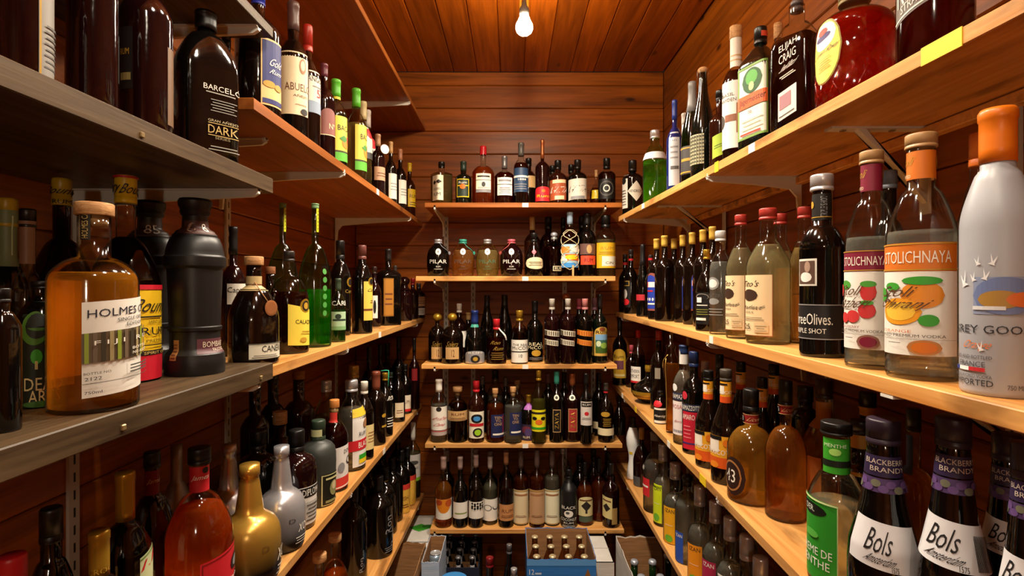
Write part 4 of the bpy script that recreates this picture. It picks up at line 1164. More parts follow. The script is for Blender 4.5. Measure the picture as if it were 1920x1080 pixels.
b('LF3', 597, 787, 68, 'onion', 'MG', ('s', '#2c3a2c', .24, .98), [(601, 631, 882, 944, '#16180f', [R_(.03, .02, .08, .98, '#c8c48a'), R_(.03, .02, 1, .05, '#c8c48a'), R_(.03, .95, 1, .98, '#c8c48a'), E(.62, .52, .24, .24, '#8a8a5a'), E(.62, .6, .13, .13, '#c8b890'), R_(.2, .82, .95, .88, '#c8c48a'), R_(.2, .1, .95, .18, '#8a8a5a')]), (583, 603, 803, 816, '#b8b888')], 'matte grey green bottle with portrait label')
b('LF3', 627, 749, 52, (.56, .76, .34, .7), TG('#5a0c14', .7), ('c', '#c07a3a', .16), [(606, 632, 772, 790, '#d03a30'), (629, 655, 832, 908, '#dcd6d0', [R_(0, 0, 1, .26, '#d03a30'), R_(0, .02, 1, .05, 'w'), T('DON', .62, .86, .4, .1, 'k'), T('Q', .76, .6, .4, .24, 'k'), E(.28, .5, .18, .12, 'gy')], 'r', .03)], 'ruby bottle with cork and red white label')
b('LF3', 659, 712, 54, (.58, .80, .40, .45), TG('#d8d0c0', .68), ('s', 's', .13), [(661, 687, 762, 868, '#e4e0da', [R_(0, .86, 1, 1, '#d8b830'), R_(.9, 0, 1, 1, '#d8b830'), R_(-.25, .28, 1, .46, 'r'), T('BLACK', .62, .37, .7, .1, 'w'), R_(.3, .1, .8, .2, 'g'), R_(.3, .05, .8, .12, 'y'), E(.7, .72, .16, .08, 'lbr'), T('RUM', .5, .56, .4, .07)], 'r', .02)], 'clear bottle with silver cap and red banded label')
b('LF3', 683, 715, 36, (.60, .78, .36, .5), 'BR', ('s', '#d8d0c0', .16), [(686, 702, 794, 840, '#dcc88a', [*LINES(4, .3, .8, 'lbr')])], 'dark bottle with white cap and straw coloured label')
b('LF3', 705, 696, 38, (.60, .74, .40, .5), 'BR', ('f', '#7a3e2a', .26), [(714, 724, 770, 806, None, [E(.4, .8, .3, .1, 'gd'), R_(.1, .2, .9, .3, 'gd')])], 'dark bottle with brown capsule')
def straw(root, sf):
    m = MB(); H = sf.H
    m.tube([(.012, -sf.R * .75, H * .80), (.014, -sf.R * .6, H * 1.02), (.013, -sf.R * .55, H * 1.045), (.004, -sf.R * .5, H * 1.05), (-.016, -sf.R * .4, H * 1.04)], .0017)
    m.build('drinking_straw', plain('#3ad0a0', .4), root, True)
b('LF3', 722, 699, 30, (.58, .76, .34, .5), 'K', ('s', 'gd', .12), [(726, 738, 732, 758, None, [T('RON', .5, .5, .8, .3, 'w', 0, .3)]), (722, 738, 775, 800, None, [*LINES(4, .1, .9, 'w')])], 'black bottle with mint green straw', fn=straw)
b('LF3', 746.7, 687, 26, (.58, .74, .34, .5), 'K', ('s', 'k', .14), [(741, 757, 753, 780, '#d8c8a8', [*LINES(2, .3, .6, 'br')])], 'black bottle with cream label')
b('LF3', 759.7, 683, 26, (.58, .74, .34, .5), 'K', ('s', 'k', .14), [(752, 770, 739, 769, '#dcd0b8', [R_(0, 0, 1, .16, 'r'), T('RUM', .5, .6, .6, .2, 'br')])], 'black bottle with red edged cream label')
b('LF3', 773, 688, 22, (.58, .74, .34, .5), 'K', ('s', 'k', .14), [(767, 780, 728, 754, '#dcd0b8', [*LINES(2, .3, .6, 'br')])], 'black bottle with small ivory label')
b('LF3', 235, 883, 105, (.56, .74, .34, .6), 'K', ('f', 'gd', .25), [(262, 302, 1030, 1110, '#c8d0a0', [T('LE', .5, .76, .8, .22, 'r', 0, .2), R_(0, .94, 1, .97, '#7a9a4a')], 'r', .05), (205, 262, 950, 954, 'k')], 'dark bottle with ribbed gold capsule', .12)
b('LF3', 285, 846, 92, (.48, .74, .30, .7), 'RD', ('s', 'k', .1, 1.1), [(262, 310, 880, 925, '#7a1418', [T('James', .6, .55, .5, .24, 'w', 0, .2)])], 'dark red bottle with black cap and red neck label', .17)
b('LF3', 96, 951, 92, (.6, .76, .46, .6), 'K', ('s', 'k', .16), [], 'plain black bottle in the near corner', .14)
b('LF3', 430, 833, 88, 'dict', 'AG', None, [], 'silver lacquered decanter bottle, behind', .155)
b('LF3', 331, 834, 60, (.5, .7, .38, .5), 'SM', None, [], 'dull metal coloured bottle, far behind', .23)
b('LF3', 484, 806, 78, 'onion', 'K', ('s', 'k', .2, .98), [(462, 512, 930, 948, '#d0ccc4')], 'glossy black round bottle with white band', .135)
b('LF3', 612, 713, 46, (.58, .80, .40, .45), TG('#a89878', .6), ('s', 's', .13), [], 'clear bottle with silver cap, behind', .13)
b('LF3', 663.5, 685, 44, (.58, .78, .40, .45), 'BR', ('s', 'go', .15), [], 'dark bottle with brass screw cap', .11)
b('LF3', 525, 771, 56, (.58, .72, .42, .6), 'BR', ('c', 'wd', .26, 1.1), [], 'dark bottle with wide cork top', .17)
b('LF3', 560, 695, 60, (.60, .72, .36, .7), 'AM', ('c', 'wd', .14), [], 'tall dark amber bottle with cork', .19)
b('LF3', 732, 698, 26, STD, 'K', ('s', 'dg', .12), [], 'black bottle with dark green cap', .10)
for x, t in ((692, 650), (713, 646), (726, 643), (747.5, 632)):
    b('LF3', x, t, 28, TALL, 'K', ('f', 'k', .2), [], 'tall black bottle in the back row', .16)
b('LF3', 776.7, 634, 27, TALL, 'RD', ('f', 'k', .2), [(771, 784, 690, 712, 'dr')], 'tall dark red bottle in the back row', .03)
b('LF3', 478, 702, 56, (.60, .70, .40, .6), 'K', ('s', '#2a2624', .12), [], 'tall black bottle under the grey shelf', .22)
b('LF3', 512, 690, 50, (.60, .70, .40, .6), 'K', ('s', '#2a2624', .12), [], 'tall black bottle under the grey shelf', .23)

# --- bottom left shelf
b('LF4', 710, 892, 54, (.62, .76, .30, .6), 'K', ('f', 'k', .2), [(708, 738, 955, 1035, None, [T('Ron', .5, .72, .34, .4, 'gy', 1), T('Ron', .75, .4, .26, .4, 'gy', 1), *LINES(3, .1, .24, 'gy', .3, .8)]), (704, 714, 914, 920, 'gd')], 'big black bottle with white script at the shelf edge')
b('LF4', 664, 905, 50, (.62, .76, .30, .6), 'K', ('f', 'k', .2), [(666, 684, 1018, 1070, None, [T('Ron', .55, .35, .36, .5, 'gy', 1), T('Ron', .75, .7, .2, .3, 'gy', 1)]), (664, 674, 915, 923, 'gd')], 'black bottle with white script by the brace', .10)
b('LF4', 722, 875, 46, (.62, .76, .30, .6), 'K', ('f', 'k', .2), [(716, 728, 894, 900, 'gd')], 'black bottle with gilt neck mark', .085)
b('LF4', 735, 858, 42, (.62, .76, .30, .6), 'K', ('f', 'k', .2), [(729, 741, 876, 881, 'gd')], 'black bottle with gilt neck mark', .075)
b('LF4', 628, 1001, 52, (.50, .72, .30, .7), TG('#e0701c', .60), ('c', 'wd', .13, 1.5), [], 'amber bottle with wide wooden stopper', .07)
b('LF4', 599, 1037, 56, (.50, .72, .30, .7), TG('#5a6a70', .60), ('c', 'wd', .12, 1.5), [], 'bluish bottle with wide wooden stopper', .05)
b('LF4', 752, 844, 36, (.58, .74, .30, .6), 'K', ('f', 'k', .2), [(743, 770, 904, 966, '#d8a840', [R_(0, .82, 1, 1, '#c8342c'), T('DISH', .42, .52, .5, .14, 'br'), *LINES(2, .2, .36, 'br', .2, .7)])], 'black bottle with orange yellow label', .04)
b('LF4', 764, 838, 32, (.58, .74, .30, .6), 'K', ('f', 'k', .2), [(762, 780, 888, 945, '#d8a840', [R_(0, .84, 1, 1, '#c8342c')])], 'black bottle with orange yellow label', .04)
b('LF4', 774.5, 791, 28, (.58, .72, .30, .5), TG('#c8d0a8', .6), ('f', 'w', .24), [(762, 788, 849, 898, '#e4e0d8', [R_(0, 0, 1, .13, '#8ac830'), E(.5, .7, .28, .08, 'gr2'), T('VINO', .5, .5, .5, .08)])], 'pale bottle with white capsule and green edged label', .04, name='wine_bottle')
b('LF4', 784, 775, 28, (.58, .72, .30, .5), TG('#c8d0a8', .6), ('f', '#b8b0a8', .24), [(776, 797, 832, 876, '#d0ccc4', [R_(0, 0, 1, .13, '#8ac830')])], 'pale bottle with grey capsule, behind', .05, name='wine_bottle')
for x, t in ((680, 880), (694, 868), (716, 845), (746, 812)):
    b('LF4', x, t, 34, STD, 'K', ('f', 'gy' if x == 746 else 'k', .14), [], 'plain black bottle in the back row', .18)

# --- upper grey shelf
b('LN1', 386, 24, 117, (.60, .86, .28, .75), 'K', ('f', 'k', .12, 1.2), [(364, 446, 158, 296, None, [T('BARCELÓ', .54, .90, .78, .09, '#d8d0c4'), R_(.2, .815, .8, .83, '#9a948a'), *LINES(5, .58, .76, '#8a847c', .3, .82), T('GRAN AÑEJO', .54, .45, .6, .05, '#b8a880'), T('DARK', .54, .335, .6, .11, '#b89a58'), R_(.24, .41, .84, .42, '#b89a58'), R_(.24, .25, .84, .26, '#b89a58'), T('SERIES', .54, .225, .3, .035, '#8a7a58'), *LINES(2, .06, .14, '#9a948a', .25, .85)])], 'black flask with white lettering', sq=.45, dep=.7, q=.35)
b('LN1', 274, -52, 104, (.70, .86, .36, .7), 'RD', ('s', 'k', .12), [(226, 250, 70, 182, '#120e0e', [R_(.2, .14, .9, .26, '#8a7a48'), T('RUM', .5, .6, .6, .1, 'gd')]), (314, 326, 90, 235, '#6a4a2c')], 'tall dark red bottle with rounded shoulders')
b('LN1', 174, -95, 100, (.74, .88, .36, .7), 'RD', ('s', 'k', .12), [(222, 228, 60, 150, 'k')], 'tall dark bottle, plain and glossy')
b('LN1', 44, -140, 118, (.74, .88, .36, .7), 'RD', ('s', 'k', .12), [(72, 128, -30, 146, '#8a8680', [*LINES(8, .1, .6, 'gr2'), R_(0, 0, .05, 1, 'gd')])], 'tall dark bottle with grey label')
b('LN1', 424, 40, 54, STD, 'AM', ('s', 'k', .16), [], 'dark amber bottle behind the black flask', .17)

# --- lower grey shelf
def backlabel(root, sf):
    put_label(sf, root, (-2.3, -1.25, .14, .62, '#f4ecd8'), 'back_label')
b('LN2', 177, 381, 178, (.62, .735, .37, .75), TG('#ffb840', .66), ('c', 'wd', .115, 1.1), [
    (155, 276, 560, 729, '#e8e4da', [T('HOLMES CAY', .56, .875, 1.0, .085, '#1c2030'), T('SINGLE ORIGIN', .66, .785, .56, .04, '#2a2a30'), T('EDITION', .66, .725, .32, .04, '#2a2a30'),
        R_(0, .36, 1, .675, '#5a4a34')] + [R_(.03 + .085 * i, .36, .075 + .085 * i, .675, ('#8a9a30', '#6a5a48', '#3a3426', '#9a8a60')[i % 4]) for i in range(11)] + [
        T('F I J I   R U M', .58, .56, .9, .06, '#f4f0e4'), T('BOTTLED', .74, .46, .38, .03, '#f4f0e4'), T('NO ADDITIVES', .76, .41, .42, .03, '#f4f0e4'), T('BOTTLE NO', .16, .255, .26, .025), T('2122', .12, .20, .16, .035), R_(.46, .19, .463, .30, 'gr2'),
        *[R_(.5, .20 + .035 * i, .95, .215 + .035 * i, 'gr2') for i in range(3)], R_(.02, .15, .98, .156, 'gr2'), T('750ml', .12, .06, .16, .03)], 'r', .03),
    (152, 170, 394, 452, '#16140f', [T('HOLMES CAY', .5, .5, .6, .9, '#b8a060', 1)])], 'big amber bottle with wooden stopper and white label', .045, fn=backlabel)
b('LN2', 236, 330, 138, (.46, .70, .28, .6), TG('#3a0d06', .70, '#f0ece0'), ('s', '#e0c01c', .135, 1.02), [(258, 318, 534, 714, '#e2b81c', [R_(0, 0, 1, .26, '#c0182c'), R_(0, .95, 1, 1, '#c0182c'), R_(0, .26, 1, .31, '#1a1410'), T('Bounty', .4, .76, 1.0, .18, 'k', 0, .25), R_(0, .655, .62, .67, 'k'), T('SAINT LUCIA', .46, .61, .5, .03, 'k'), T('RUM', .42, .51, .74, .085, 'k'), T('PREMIUM', .45, .41, .6, .03, 'k'), R_(.1, .36, .8, .37, 'k'), T('SPIRIT OF', .4, .284, .6, .03, '#c8a860')]),
     (197, 262, 331, 392, None, [R_(0, .93, 1, 1.0, '#b81c1c'), T('Bounty', .78, .55, .6, .4, 'k', 0, .25), T('Bounty', .2, .6, .5, .4, 'k', 0, .25), R_(.2, .1, .9, .13, 'k')])], 'dark rum bottle with yellow cap and yellow red label', .14)
b('LN2', 366, 374, 121, 'bomb', 'MT', None, [(369, 416, 633, 660, '#5a3038', [T('BOMBARDA', .62, .62, .95, .38, '#d8c8b0'), T('FALCONET', .66, .24, .5, .2, '#d8c8b0')]), (318, 330, 634, 670, '#a87848', [*LINES(5, .1, .9, 'br')]), (345, 392, 416, 441, '#4a2a24', [T('8', .66, .5, .14, .62, 'w'), E(.3, .5, .12, .34, '#a88a78'), E(.36, .5, .1, .28, '#4a2a24')]), (374, 426, 704, 720, None, [T('BOMB', .5, .5, .9, .8, '#2a2828')])], 'matte black cannon shaped bottle with wax top', .06)
b('LN2', 78, 527, 104, (.60, .84, .36, .8), 'K', ('s', 'k', .06), [(38, 118, 565, 775, '#0f1a0a', [E(.35, .75, .3, .16, '#4a7a22'), E(.4, .77, .24, .12, '#0f1a0a'), E(.4, .48, .12, .07, '#3a9a28'), R_(.37, .36, .43, .44, '#c8b878'), T('DEAD', .55, .22, .8, .12, '#d8c48a'), T('ARTS', .56, .1, .64, .12, '#d8c48a'), E(.5, .03, .4, .03, '#3a6a2a')])], 'black bottle with green painted artwork', .10)
b('LN2', 4, 540, 78, (.7, .84, .4, .6), 'K', ('s', 'k', .1), [], 'plain black bottle at the near end', .055)
b('LN2', 281, 378, 116, 'bomb', 'MT', None, [(262, 304, 418, 446, '#3a2420', [T('85', .5, .5, .5, .6, '#c8b8a8')])], 'matte black cannon shaped bottle, behind', .19)
b('LN2', 116, 335, 128, (.46, .70, .28, .6), 'RD', ('s', '#b89a18', .135, 1.02), [(86, 146, 342, 392, None, [T('Bounty', .5, .62, .8, .34, 'k', 0, .25), T('RUM', .5, .24, .4, .16, 'k')])], 'dark rum bottle with yellow cap, behind', .245)
b('LN2', 52, 392, 70, (.5, .66, .44, .6), TG('#9a8a78', .5), ('s', 'k', .1), [(36, 66, 415, 495, '#8a6a50')], 'clear bottle with black cap, behind', .20)
b('LN2', 14, 372, 84, (.5, .66, .46, .6), 'GN', ('s', '#b89a18', .15), [(-10, 38, 395, 500, '#7a8a60', [R_(.6, .2, .64, .9, '#c8d8b0')])], 'dark bottle with pale green neck label', .26)

# --- top right shelf
b('RF1', 1186, 301, 38, (.66, .76, .34, .8), 'K', ('s', 'k', .2, 1.1), [(1167, 1177, 330, 392, '#cfcac0', [E(.5, .82, .34, .1, 'k'), *LINES(6, .1, .6, 'gr2')]), (1177, 1204, 342, 380, '#cfcabc', [T("HENDRICK'S", .5, .5, .8, .14)], 'd')], 'short black bottle with diamond label')
b('RF1', 1228, 245, 46, (.56, .80, .36, .55), TG('#8ae030', .58, '#dcf0c8'), ('s', 's', .11), [(1204, 1252, 288, 301, '#c4c8c8')], 'bright green bottle with silver collar', ribs=(.03, .50, .10, 24))
b('RF1', 1284, 213, 33, (.62, .74, .36, .5), 'WH', ('f', '#d8d4cc', .14), [(1274, 1276, 270, 300, 'gy')], 'white bottle with white cap', .085)
b('RF1', 1265, 188, 31, (.54, .70, .30, .6), 'BL', ('f', '#22368a', .22), [(1254, 1274, 250, 350, '#bfc0c4', [*LINES(3, .5, .8, 'gy'), R_(.2, .3, .9, .36, 'gr2')])], 'cobalt blue bottle with grey label')
b('RF1', 1298, 154, 43, 'champ', TG('#3a6a18', .66, '#8ab060'), ('f', '#8a8a8c', .30), [(1275, 1298, 277, 329, '#3a3634', [R_(0, .9, 1, .95, 'gd'), R_(.3, .46, .9, .56, 'gd'), R_(0, .04, 1, .09, 'gd')])], 'green sparkling wine bottle with silver foil', .05, name='wine_bottle')
def cage(root, sf):
    m = MB(); H = sf.H; R = sf.R * sf.nr
    m.lathe([(H * .96, R * .95), (H * .985, R * 1.25), (H * 1.0, R * 1.2), (H * 1.012, R * .9)], 20); m.build('cork', plain('#c89a6a', .8), root, True)
    m = MB()
    for i in range(6):
        a = i * pi / 3
        m.tube([(R * 1.3 * cos(a), R * 1.3 * sin(a), H * .90), (R * 1.3 * cos(a), R * 1.3 * sin(a), H * .985), (R * .4 * cos(a), R * .4 * sin(a), H * 1.015)], .0006, 5)
    m.build('wire_cage', metal('#8a8a8a'), root, True)
b('RF1', 1318, 130, 47, 'champ', 'GN', None, [(1293, 1320, 256, 311, '#c8c4a0', [R_(0, .06 + .12 * i, 1, .11 + .12 * i, '#4a4838') for i in range(8)] + [R_(.12 * i + .04, 0, .12 * i + .08, 1, '#7a785c') for i in range(8)])], 'dark sparkling wine bottle with wired cork', fn=cage, name='wine_bottle')
b('RF1', 1380, 50, 52, (.56, .68, .42, .7), TG('#5a1c0c', .66), ('c', 'wd', .17, 1.05), [(1352, 1388, 158, 282, '#e4dcd4', [E(.1, .84, .1, .06, 'dk'), T('BASIL', .5, .80, .56, .05, '#4a4038'), T('HAYDEN', .5, .72, .7, .05, '#4a4038'), R_(.4, .40, 1.2, .50, '#8a5030'), E(.18, .42, .2, .1, '#3a3028'), R_(.85, .22, 1.2, .66, '#a8704a')]), (1366, 1402, 72, 128, '#e0d8cc', [*LINES(2, .2, .5, 'tan')])], 'bottle in white paper with copper belt')
b('RF1', 1426, 52, 68, (.66, .84, .30, .45), 'GN', ('s', 'k', .14, 1.1), [(1393, 1437, 128, 262, '#e8ead8', [R_(0, 0, .05, 1, '#7aa048'), R_(.95, 0, 1, 1, '#7aa048'), R_(0, .97, 1, 1, '#7aa048'), R_(0, 0, 1, .03, '#7aa048'), E(.5, .78, .34, .17, '#2a5a2a'), E(.5, .82, .22, .10, '#5aa848'), E(.5, .7, .1, .06, '#d8c890'), R_(.02, .42, .98, .60, '#e0622c'), T('Jägermeister', .5, .51, .86, .11, '#2a1008'), T('56', .45, .36, .14, .05, 'pk'), *LINES(3, .12, .3, '#c8ccc0'), R_(.12, .05, .8, .075, '#d03a20')], 'r', .03), (1427, 1459, 62, 72, '#c8442c')], 'square dark green bottle with stag label', sq=.85, q=-.62)
b('RF1', 1494, -2, 90, (.62, .82, .34, .6), TG('#4a1208', .70), ('b', '#5a5050', .10, 1.0), [(1456, 1496, 84, 150, None, [T('ELIJAH', .5, .86, .9, .24, '#e8dcd0'), T('CRAIG', .48, .58, .86, .24, '#e8dcd0'), T('Small Batch', .56, .30, .76, .14, '#e8dcd0', 0, .4), R_(.1, .06, .8, .09, '#c8b8a8'), R_(.2, .0, .9, .03, '#c8b8a8')], 'r', .05), (1456, 1493, 172, 224, '#e4dcd0', [R_(.08, .36, .72, .86, '#a87880'), R_(.06, .1, .9, .14, 'gr2')], 'r', .05)], 'dark whiskey bottle with white lettering', sq=.5, dep=.8, q=-.5)
def facets(root, sf):
    m = MB()
    n = 18
    for i in range(n):
        for s in (-1, 1):
            a0 = 2 * pi * i / n
            pts = [sf.pt(a0 + s * .42 * j / 4, .05 + .26 * j / 4, .0006) for j in range(5)]
            m.tube(pts, .0008, 5)
    m.build('cut_facets', clear_glass('#ff9070'), root, True)
b('RF1', 1602, -20, 152, (.66, .80, .34, .85), TG('#d83014', .74), ('s', '#8a7a50', .13, 1.1), [(1528, 1580, 44, 162, '#8a7a20', [E(.5, .5, .47, .475, '#e8cf50'), E(.5, .74, .36, .2, '#d8d4dc'), E(.46, .74, .26, .05, '#3a2a6a'), E(.46, .82, .16, .05, '#c83a20'), T('Crown Royal', .5, .50, .8, .09, '#3a3010', 0, .3), *LINES(5, .22, .42, '#a8902c', .28, .72)], 'e', .06)], 'cut glass red whisky bottle with oval yellow label', fn=facets, ribs=(.33, .62, .05, 48))
b('RF1', 1752, -190, 152, (.66, .80, .34, .85), TG('#6a0c0a', .74), ('s', 'k', .13), [(1680, 1772, -120, 30, '#6a625c', [R_(0, .03, 1, .05, 'w'), T('RYE', .4, .34, .6, .3, '#d8d0c8'), T('STRAIGHT', .55, .13, .7, .1, '#d8d0c8')], 'r', .10)], 'red whiskey bottle with grey black label', .09)
b('RF1', 1350, 170, 42, (.60, .72, .36, .7), 'AM', ('s', 'k', .12), [(1336, 1358, 256, 297, '#a8c832', [*LINES(2, .4, .6, '#4a6a1a')], 'r', .05)], 'amber rye bottle with lime green label', .08)
b('RF1', 1459, 44, 44, STD, 'AM', ('c', 'wd', .2, 1.1), [], 'amber bottle with wooden top behind the square bottle', .17)

# --- second right shelf
b('RF2', 1205, 458, 24, 'champ', 'K', ('f', '#1a181a', .3), [(1191, 1213, 552, 563, '#b82a34')], 'black champagne shaped bottle with red band', name='wine_bottle')
b('RF2', 1183, 468, 25, (.56, .72, .34, .5), 'K', ('s', '#2a2424', .1), [(1169, 1182, 526, 576, 'k', [R_(.05, .8, .9, .98, 'gd'), R_(.12, .82, .84, .96, 'k'), E(.4, .5, .3, .18, '#b8b4ac'), E(.5, .2, .4, .12, 'r')]), (1176, 1190, 485, 489, 'r')], 'black bottle with red ring and framed mark')
def blue(x, top, w, off, lab):
    b('RF2', x, top, w, (.62, .74, .30, .7), 'BR', ('f', '#c8a040', .13, 1.05), lab, 'dark bottle with gold cap and blue arched label', off)
def bl_lab(x0, x1, y0=512, y1=582):
    return [(x0, x1, y0, y1, '#8a4a40', [R_(.0, .05, .84, .74, '#2038a0'), E(.42, .74, .42, .2, '#2038a0'), R_(.06, .62, .7, .76, '#e8d8d8'), R_(.1, .62, .22, .76, 'r'), R_(.1, .5, .6, .54, 'r'), *[E(.2 + .2 * i, .3, .06, .04, 'w') for i in range(3)], R_(.2, .16, .7, .2, 'w')], 'a')]
blue(1246, 442, 37, None, [])
blue(1231, 448, 33, None, bl_lab(1214, 1237))
b('RF2', 1325, 468, 43, (.44, .74, .28, .7), 'BR', ('s', 'gd', .12), [(1306, 1329, 548, 607, 'k', [E(.5, .86, .5, .1, '#8a8478'), E(.5, .85, .44, .09, 'k'), R_(.1, .68, .5, .84, '#e8dcdc'), R_(.1, .58, .9, .61, 'w'), *LINES(3, .3, .52, '#8a8a3a', .05, .95), R_(.05, .12, .8, .2, 'w')])], 'small dark liqueur bottle with black label')
b('RF2', 1351, 433, 43, (.62, .78, .46, .6), TG('#e0e4e0', .70), ('s', '#cfd0d0', .10, .95), [(1328, 1362, 512, 610, None, [E(.4, .8, .3, .12, '#8a8a88'), E(.4, .8, .22, .08, '#dcdcd8'), T('SEAGERS', .46, .56, .8, .08, '#4a4a48'), E(.44, .46, .26, .06, '#8a8a88'), *LINES(3, .2, .36, '#8a8a88')])], 'clear bottle with grey printed lettering')
def backr(root, sf):
    put_label(sf, root, (1.05, 2.3, .16, .56, '#c88a4a'), 'back_label')
def tito(x, top, w, l0, l1, y0, y1):
    b('RF2', x, top, w, (.56, .76, .37, .5), TG('#ece2b8', .73), ('s', '#a8342c', .085), [(l0, l1, y0, y1, '#e8cda0', [T("Tito's", .36, .86, .62, .1, '#2a1c14', 0, .15), E(.36, .67, .28, .095, '#3a2418'), T('Handmade', .42, .47, .8, .07, '#2a1c14', 0, .25), T('VODKA', .32, .39, .4, .035, '#5a4a3a'), *LINES(2, .26, .33, '#8a7a60', .1, .8), T('25', .3, .15, .24, .09, '#1a120c'), R_(.55, .06, .9, .22, '#dcc094'), *LINES(3, .08, .2, '#a89878', .58, .86), R_(0, 0, 1, .012, 'cop'), R_(.985, 0, 1, 1, 'cop')])], 'clear vodka bottle with red cap and tan label', fn=backr)
tito(1389, 403, 57, 1358, 1396, 517, 618)
tito(1440, 391, 85, 1397, 1448, 516, 628)
b('RF2', 1541, 328, 87, (.60, .72, .42, .7), 'K', ('s', 's', .09, 1.12), [(1499, 1532, 486, 536, '#dcd8cc', [R_(.08, .08, .92, .92, '#5a4034'), E(.5, .32, .3, .18, '#e4e0d8'), E(.6, .7, .14, .2, '#a88a78')]), (1488, 1586, 570, 634, '#161416', [R_(0, .97, 1, 1, 'gy'), R_(0, 0, 1, .03, 'gy'), T('ThreeOlives.', .34, .58, .64, .32, 'w'), T('TRIPLE SHOT', .33, .24, .5, .14, 'w')]), (1520, 1562, 365, 414, '#15120f', [T('TRIPLE SHOT', .56, .5, .2, .8, 'gy', 1), R_(0, .1, 1, .13, 'gd'), E(.15, .6, .1, .14, 'gd')])], 'ribbed black bottle with silver cap and stamp label', ribs=(.03, .585, .04, 72))
def stoli(x, top, w, y_red0, y_red1, y_lab1, col, txt, fruit, leaf, cap, desc, l0, l1, kind, mid):
    fr = []
    if fruit == 'o':
        fr = [E(.60, .72, .22, .16, '#e08a28'), E(.36, .52, .24, .16, '#e89a20'), E(.36, .52, .18, .11, '#f0c040'), E(.6, .89, .2, .05, leaf), E(.28, .82, .1, .05, leaf), E(.12, .72, .08, .09, leaf), E(.66, .42, .1, .07, leaf)]
    else:
        fr = [E(.2, .83, .14, .06, leaf), E(.62, .74, .12, .12, '#c83434'), E(.62, .84, .12, .04, leaf), E(.60, .5, .13, .1, '#c83434'), E(.38, .42, .12, .08, '#c83434'), E(.2, .40, .1, .07, '#c83434'), E(.6, .6, .1, .03, leaf), E(.1, .76, .06, .08, '#c83434')]
    b('RF2', x, top, w, (.56, .78, .39, .6), TG('#e2e4dc', .60), ('s', '#b08a5c', .06, 1.05), [
        (l0, l1, y_red0, y_red1, col, [T('STOLICHNAYA', .52, .5, .76, .42, '#f0e4d4'), R_(0, .94, 1, .98, 'gd'), R_(0, .04, 1, .08, 'gd')]),
        (l0, l1, y_red1, y_lab1, '#ece8de', fr + [T('Stoli', .34, .76, .36, .13, '#5a3a24', 0, .3), T(txt, .36, .60, .56, .14, '#5a3a24', 0, .3), T(kind, .33, .285, .34, .035, col), T('FLAVORED PREMIUM VODKA', .40, .235, .84, .035, '#4a3a30'), R_(0, .19, 1, .193, 'gy'), R_(.2, .06, .203, .19, 'gy'), E(.62, .10, .16, .09, mid), E(.62, .10, .12, .065, col), *LINES(1, .14, .16, 'k', .26, .4)]),
        (x - w * .36, x + w * .36, top + (340 - 252.5) * (w / 140) * .0 + cap[0], cap[1], col, [T('Stoli', .24, .66, .3, .3, 'gd', 0, .3), E(.85, .6, .1, .26, 'gd'), E(.85, .6, .07, .18, col), T('IMPORTED', .2, .12, .3, .12, '#e8d8b8')])], desc, ribs=(.02, .135, .05, 72))
stoli(1634, 284, 104, 471, 510, 652, '#7a1430', 'Razberi', 'r', '#4a9a34', (26, 360), 'clear vodka bottle with crimson raspberry label', 1578, 1672, 'RASPBERRY', '#8a5a4a')
stoli(1727, 252, 140, 458, 510, 662, '#d0701c', 'Ohranj', 'o', '#3a9a2c', (34, 338), 'clear vodka bottle with orange fruit label', 1654, 1790, 'ORANGE', '#b87a40')
def geese(root, sf):
    m = MB()
    def bird(a, t, s, f):
        pts = [(-1, .7), (-.3, -.08), (.05, .12), (.35, 1.0), (-.12, .1), (.28, .02), (-.5, -.22), (1.0, -.02), (.1, .16)]
        for tri in ((0, 1, 2), (3, 4, 5), (6, 7, 8)):
            m.add([sf.pt(a + f * pts[i][0] * s, t + pts[i][1] * s * .30, .0012) for i in tri], [(0, 1, 2)])
    for a, t, s, f in ((-.95, .385, .17, 1), (-.62, .40, .10, 1), (-.50, .455, .10, 1), (-.30, .405, .12, -1), (-.12, .455, .12, -1)):
        bird(a, t, s, f)
    bird(-.42, -.02 + .18, .11, 1)
    m.build('print', plain('#eceef0', .4), root)
b('RF2', 1871, 205, 152, (.58, .79, .46, .55), 'FR', ('f', '#e07414', .19, 1.02), [
    (1826, 1935, 520, 588, '#8a96b4', [E(.5, .5, .5, .5, '#6a7aa8'), E(.42, .4, .34, .24, '#a8803a'), E(.8, .4, .3, .2, '#d06a30'), R_(.0, .12, .5, .22, '#d8dce0')]),
    (1792, 1940, 602, 632, None, [T('GREY GOOSE', .50, .55, .9, .5, '#2a2a30')]),
    (1800, 1900, 632, 660, None, [T('Orange', .40, .5, .5, .7, '#d87838', 0, .3)]),
    (1795, 1880, 660, 705, None, [T('DISTILLED AND BOTTLED', .4, .84, .9, .14, '#4a4a50'), T('FRANCE', .5, .55, .5, .22, '#4a4a50'), R_(.05, .26, .25, .42, '#2a3a8a'), R_(.25, .26, .48, .42, '#f4f4f4'), R_(.48, .26, .75, .42, '#c02a30'), T('ORANGE FLAVORED VODKA', .42, .06, .86, .14, '#4a4a50')]),
    (1796, 1868, 706, 722, None, [T('IMPORTED', .5, .5, .9, .7, '#2a2a30')]), (1886, 1920, 712, 724, None, [T('750 ML', .5, .5, .9, .7, '#4a4a50')])], 'frosted vodka bottle with orange foil', .052, fn=geese)
b('RF2', 1220, 478, 23, (.56, .72, .34, .5), 'K', ('s', '#2a2424', .1), [(1214, 1226, 484, 488, 'r')], 'slim black bottle with red ring', .06)
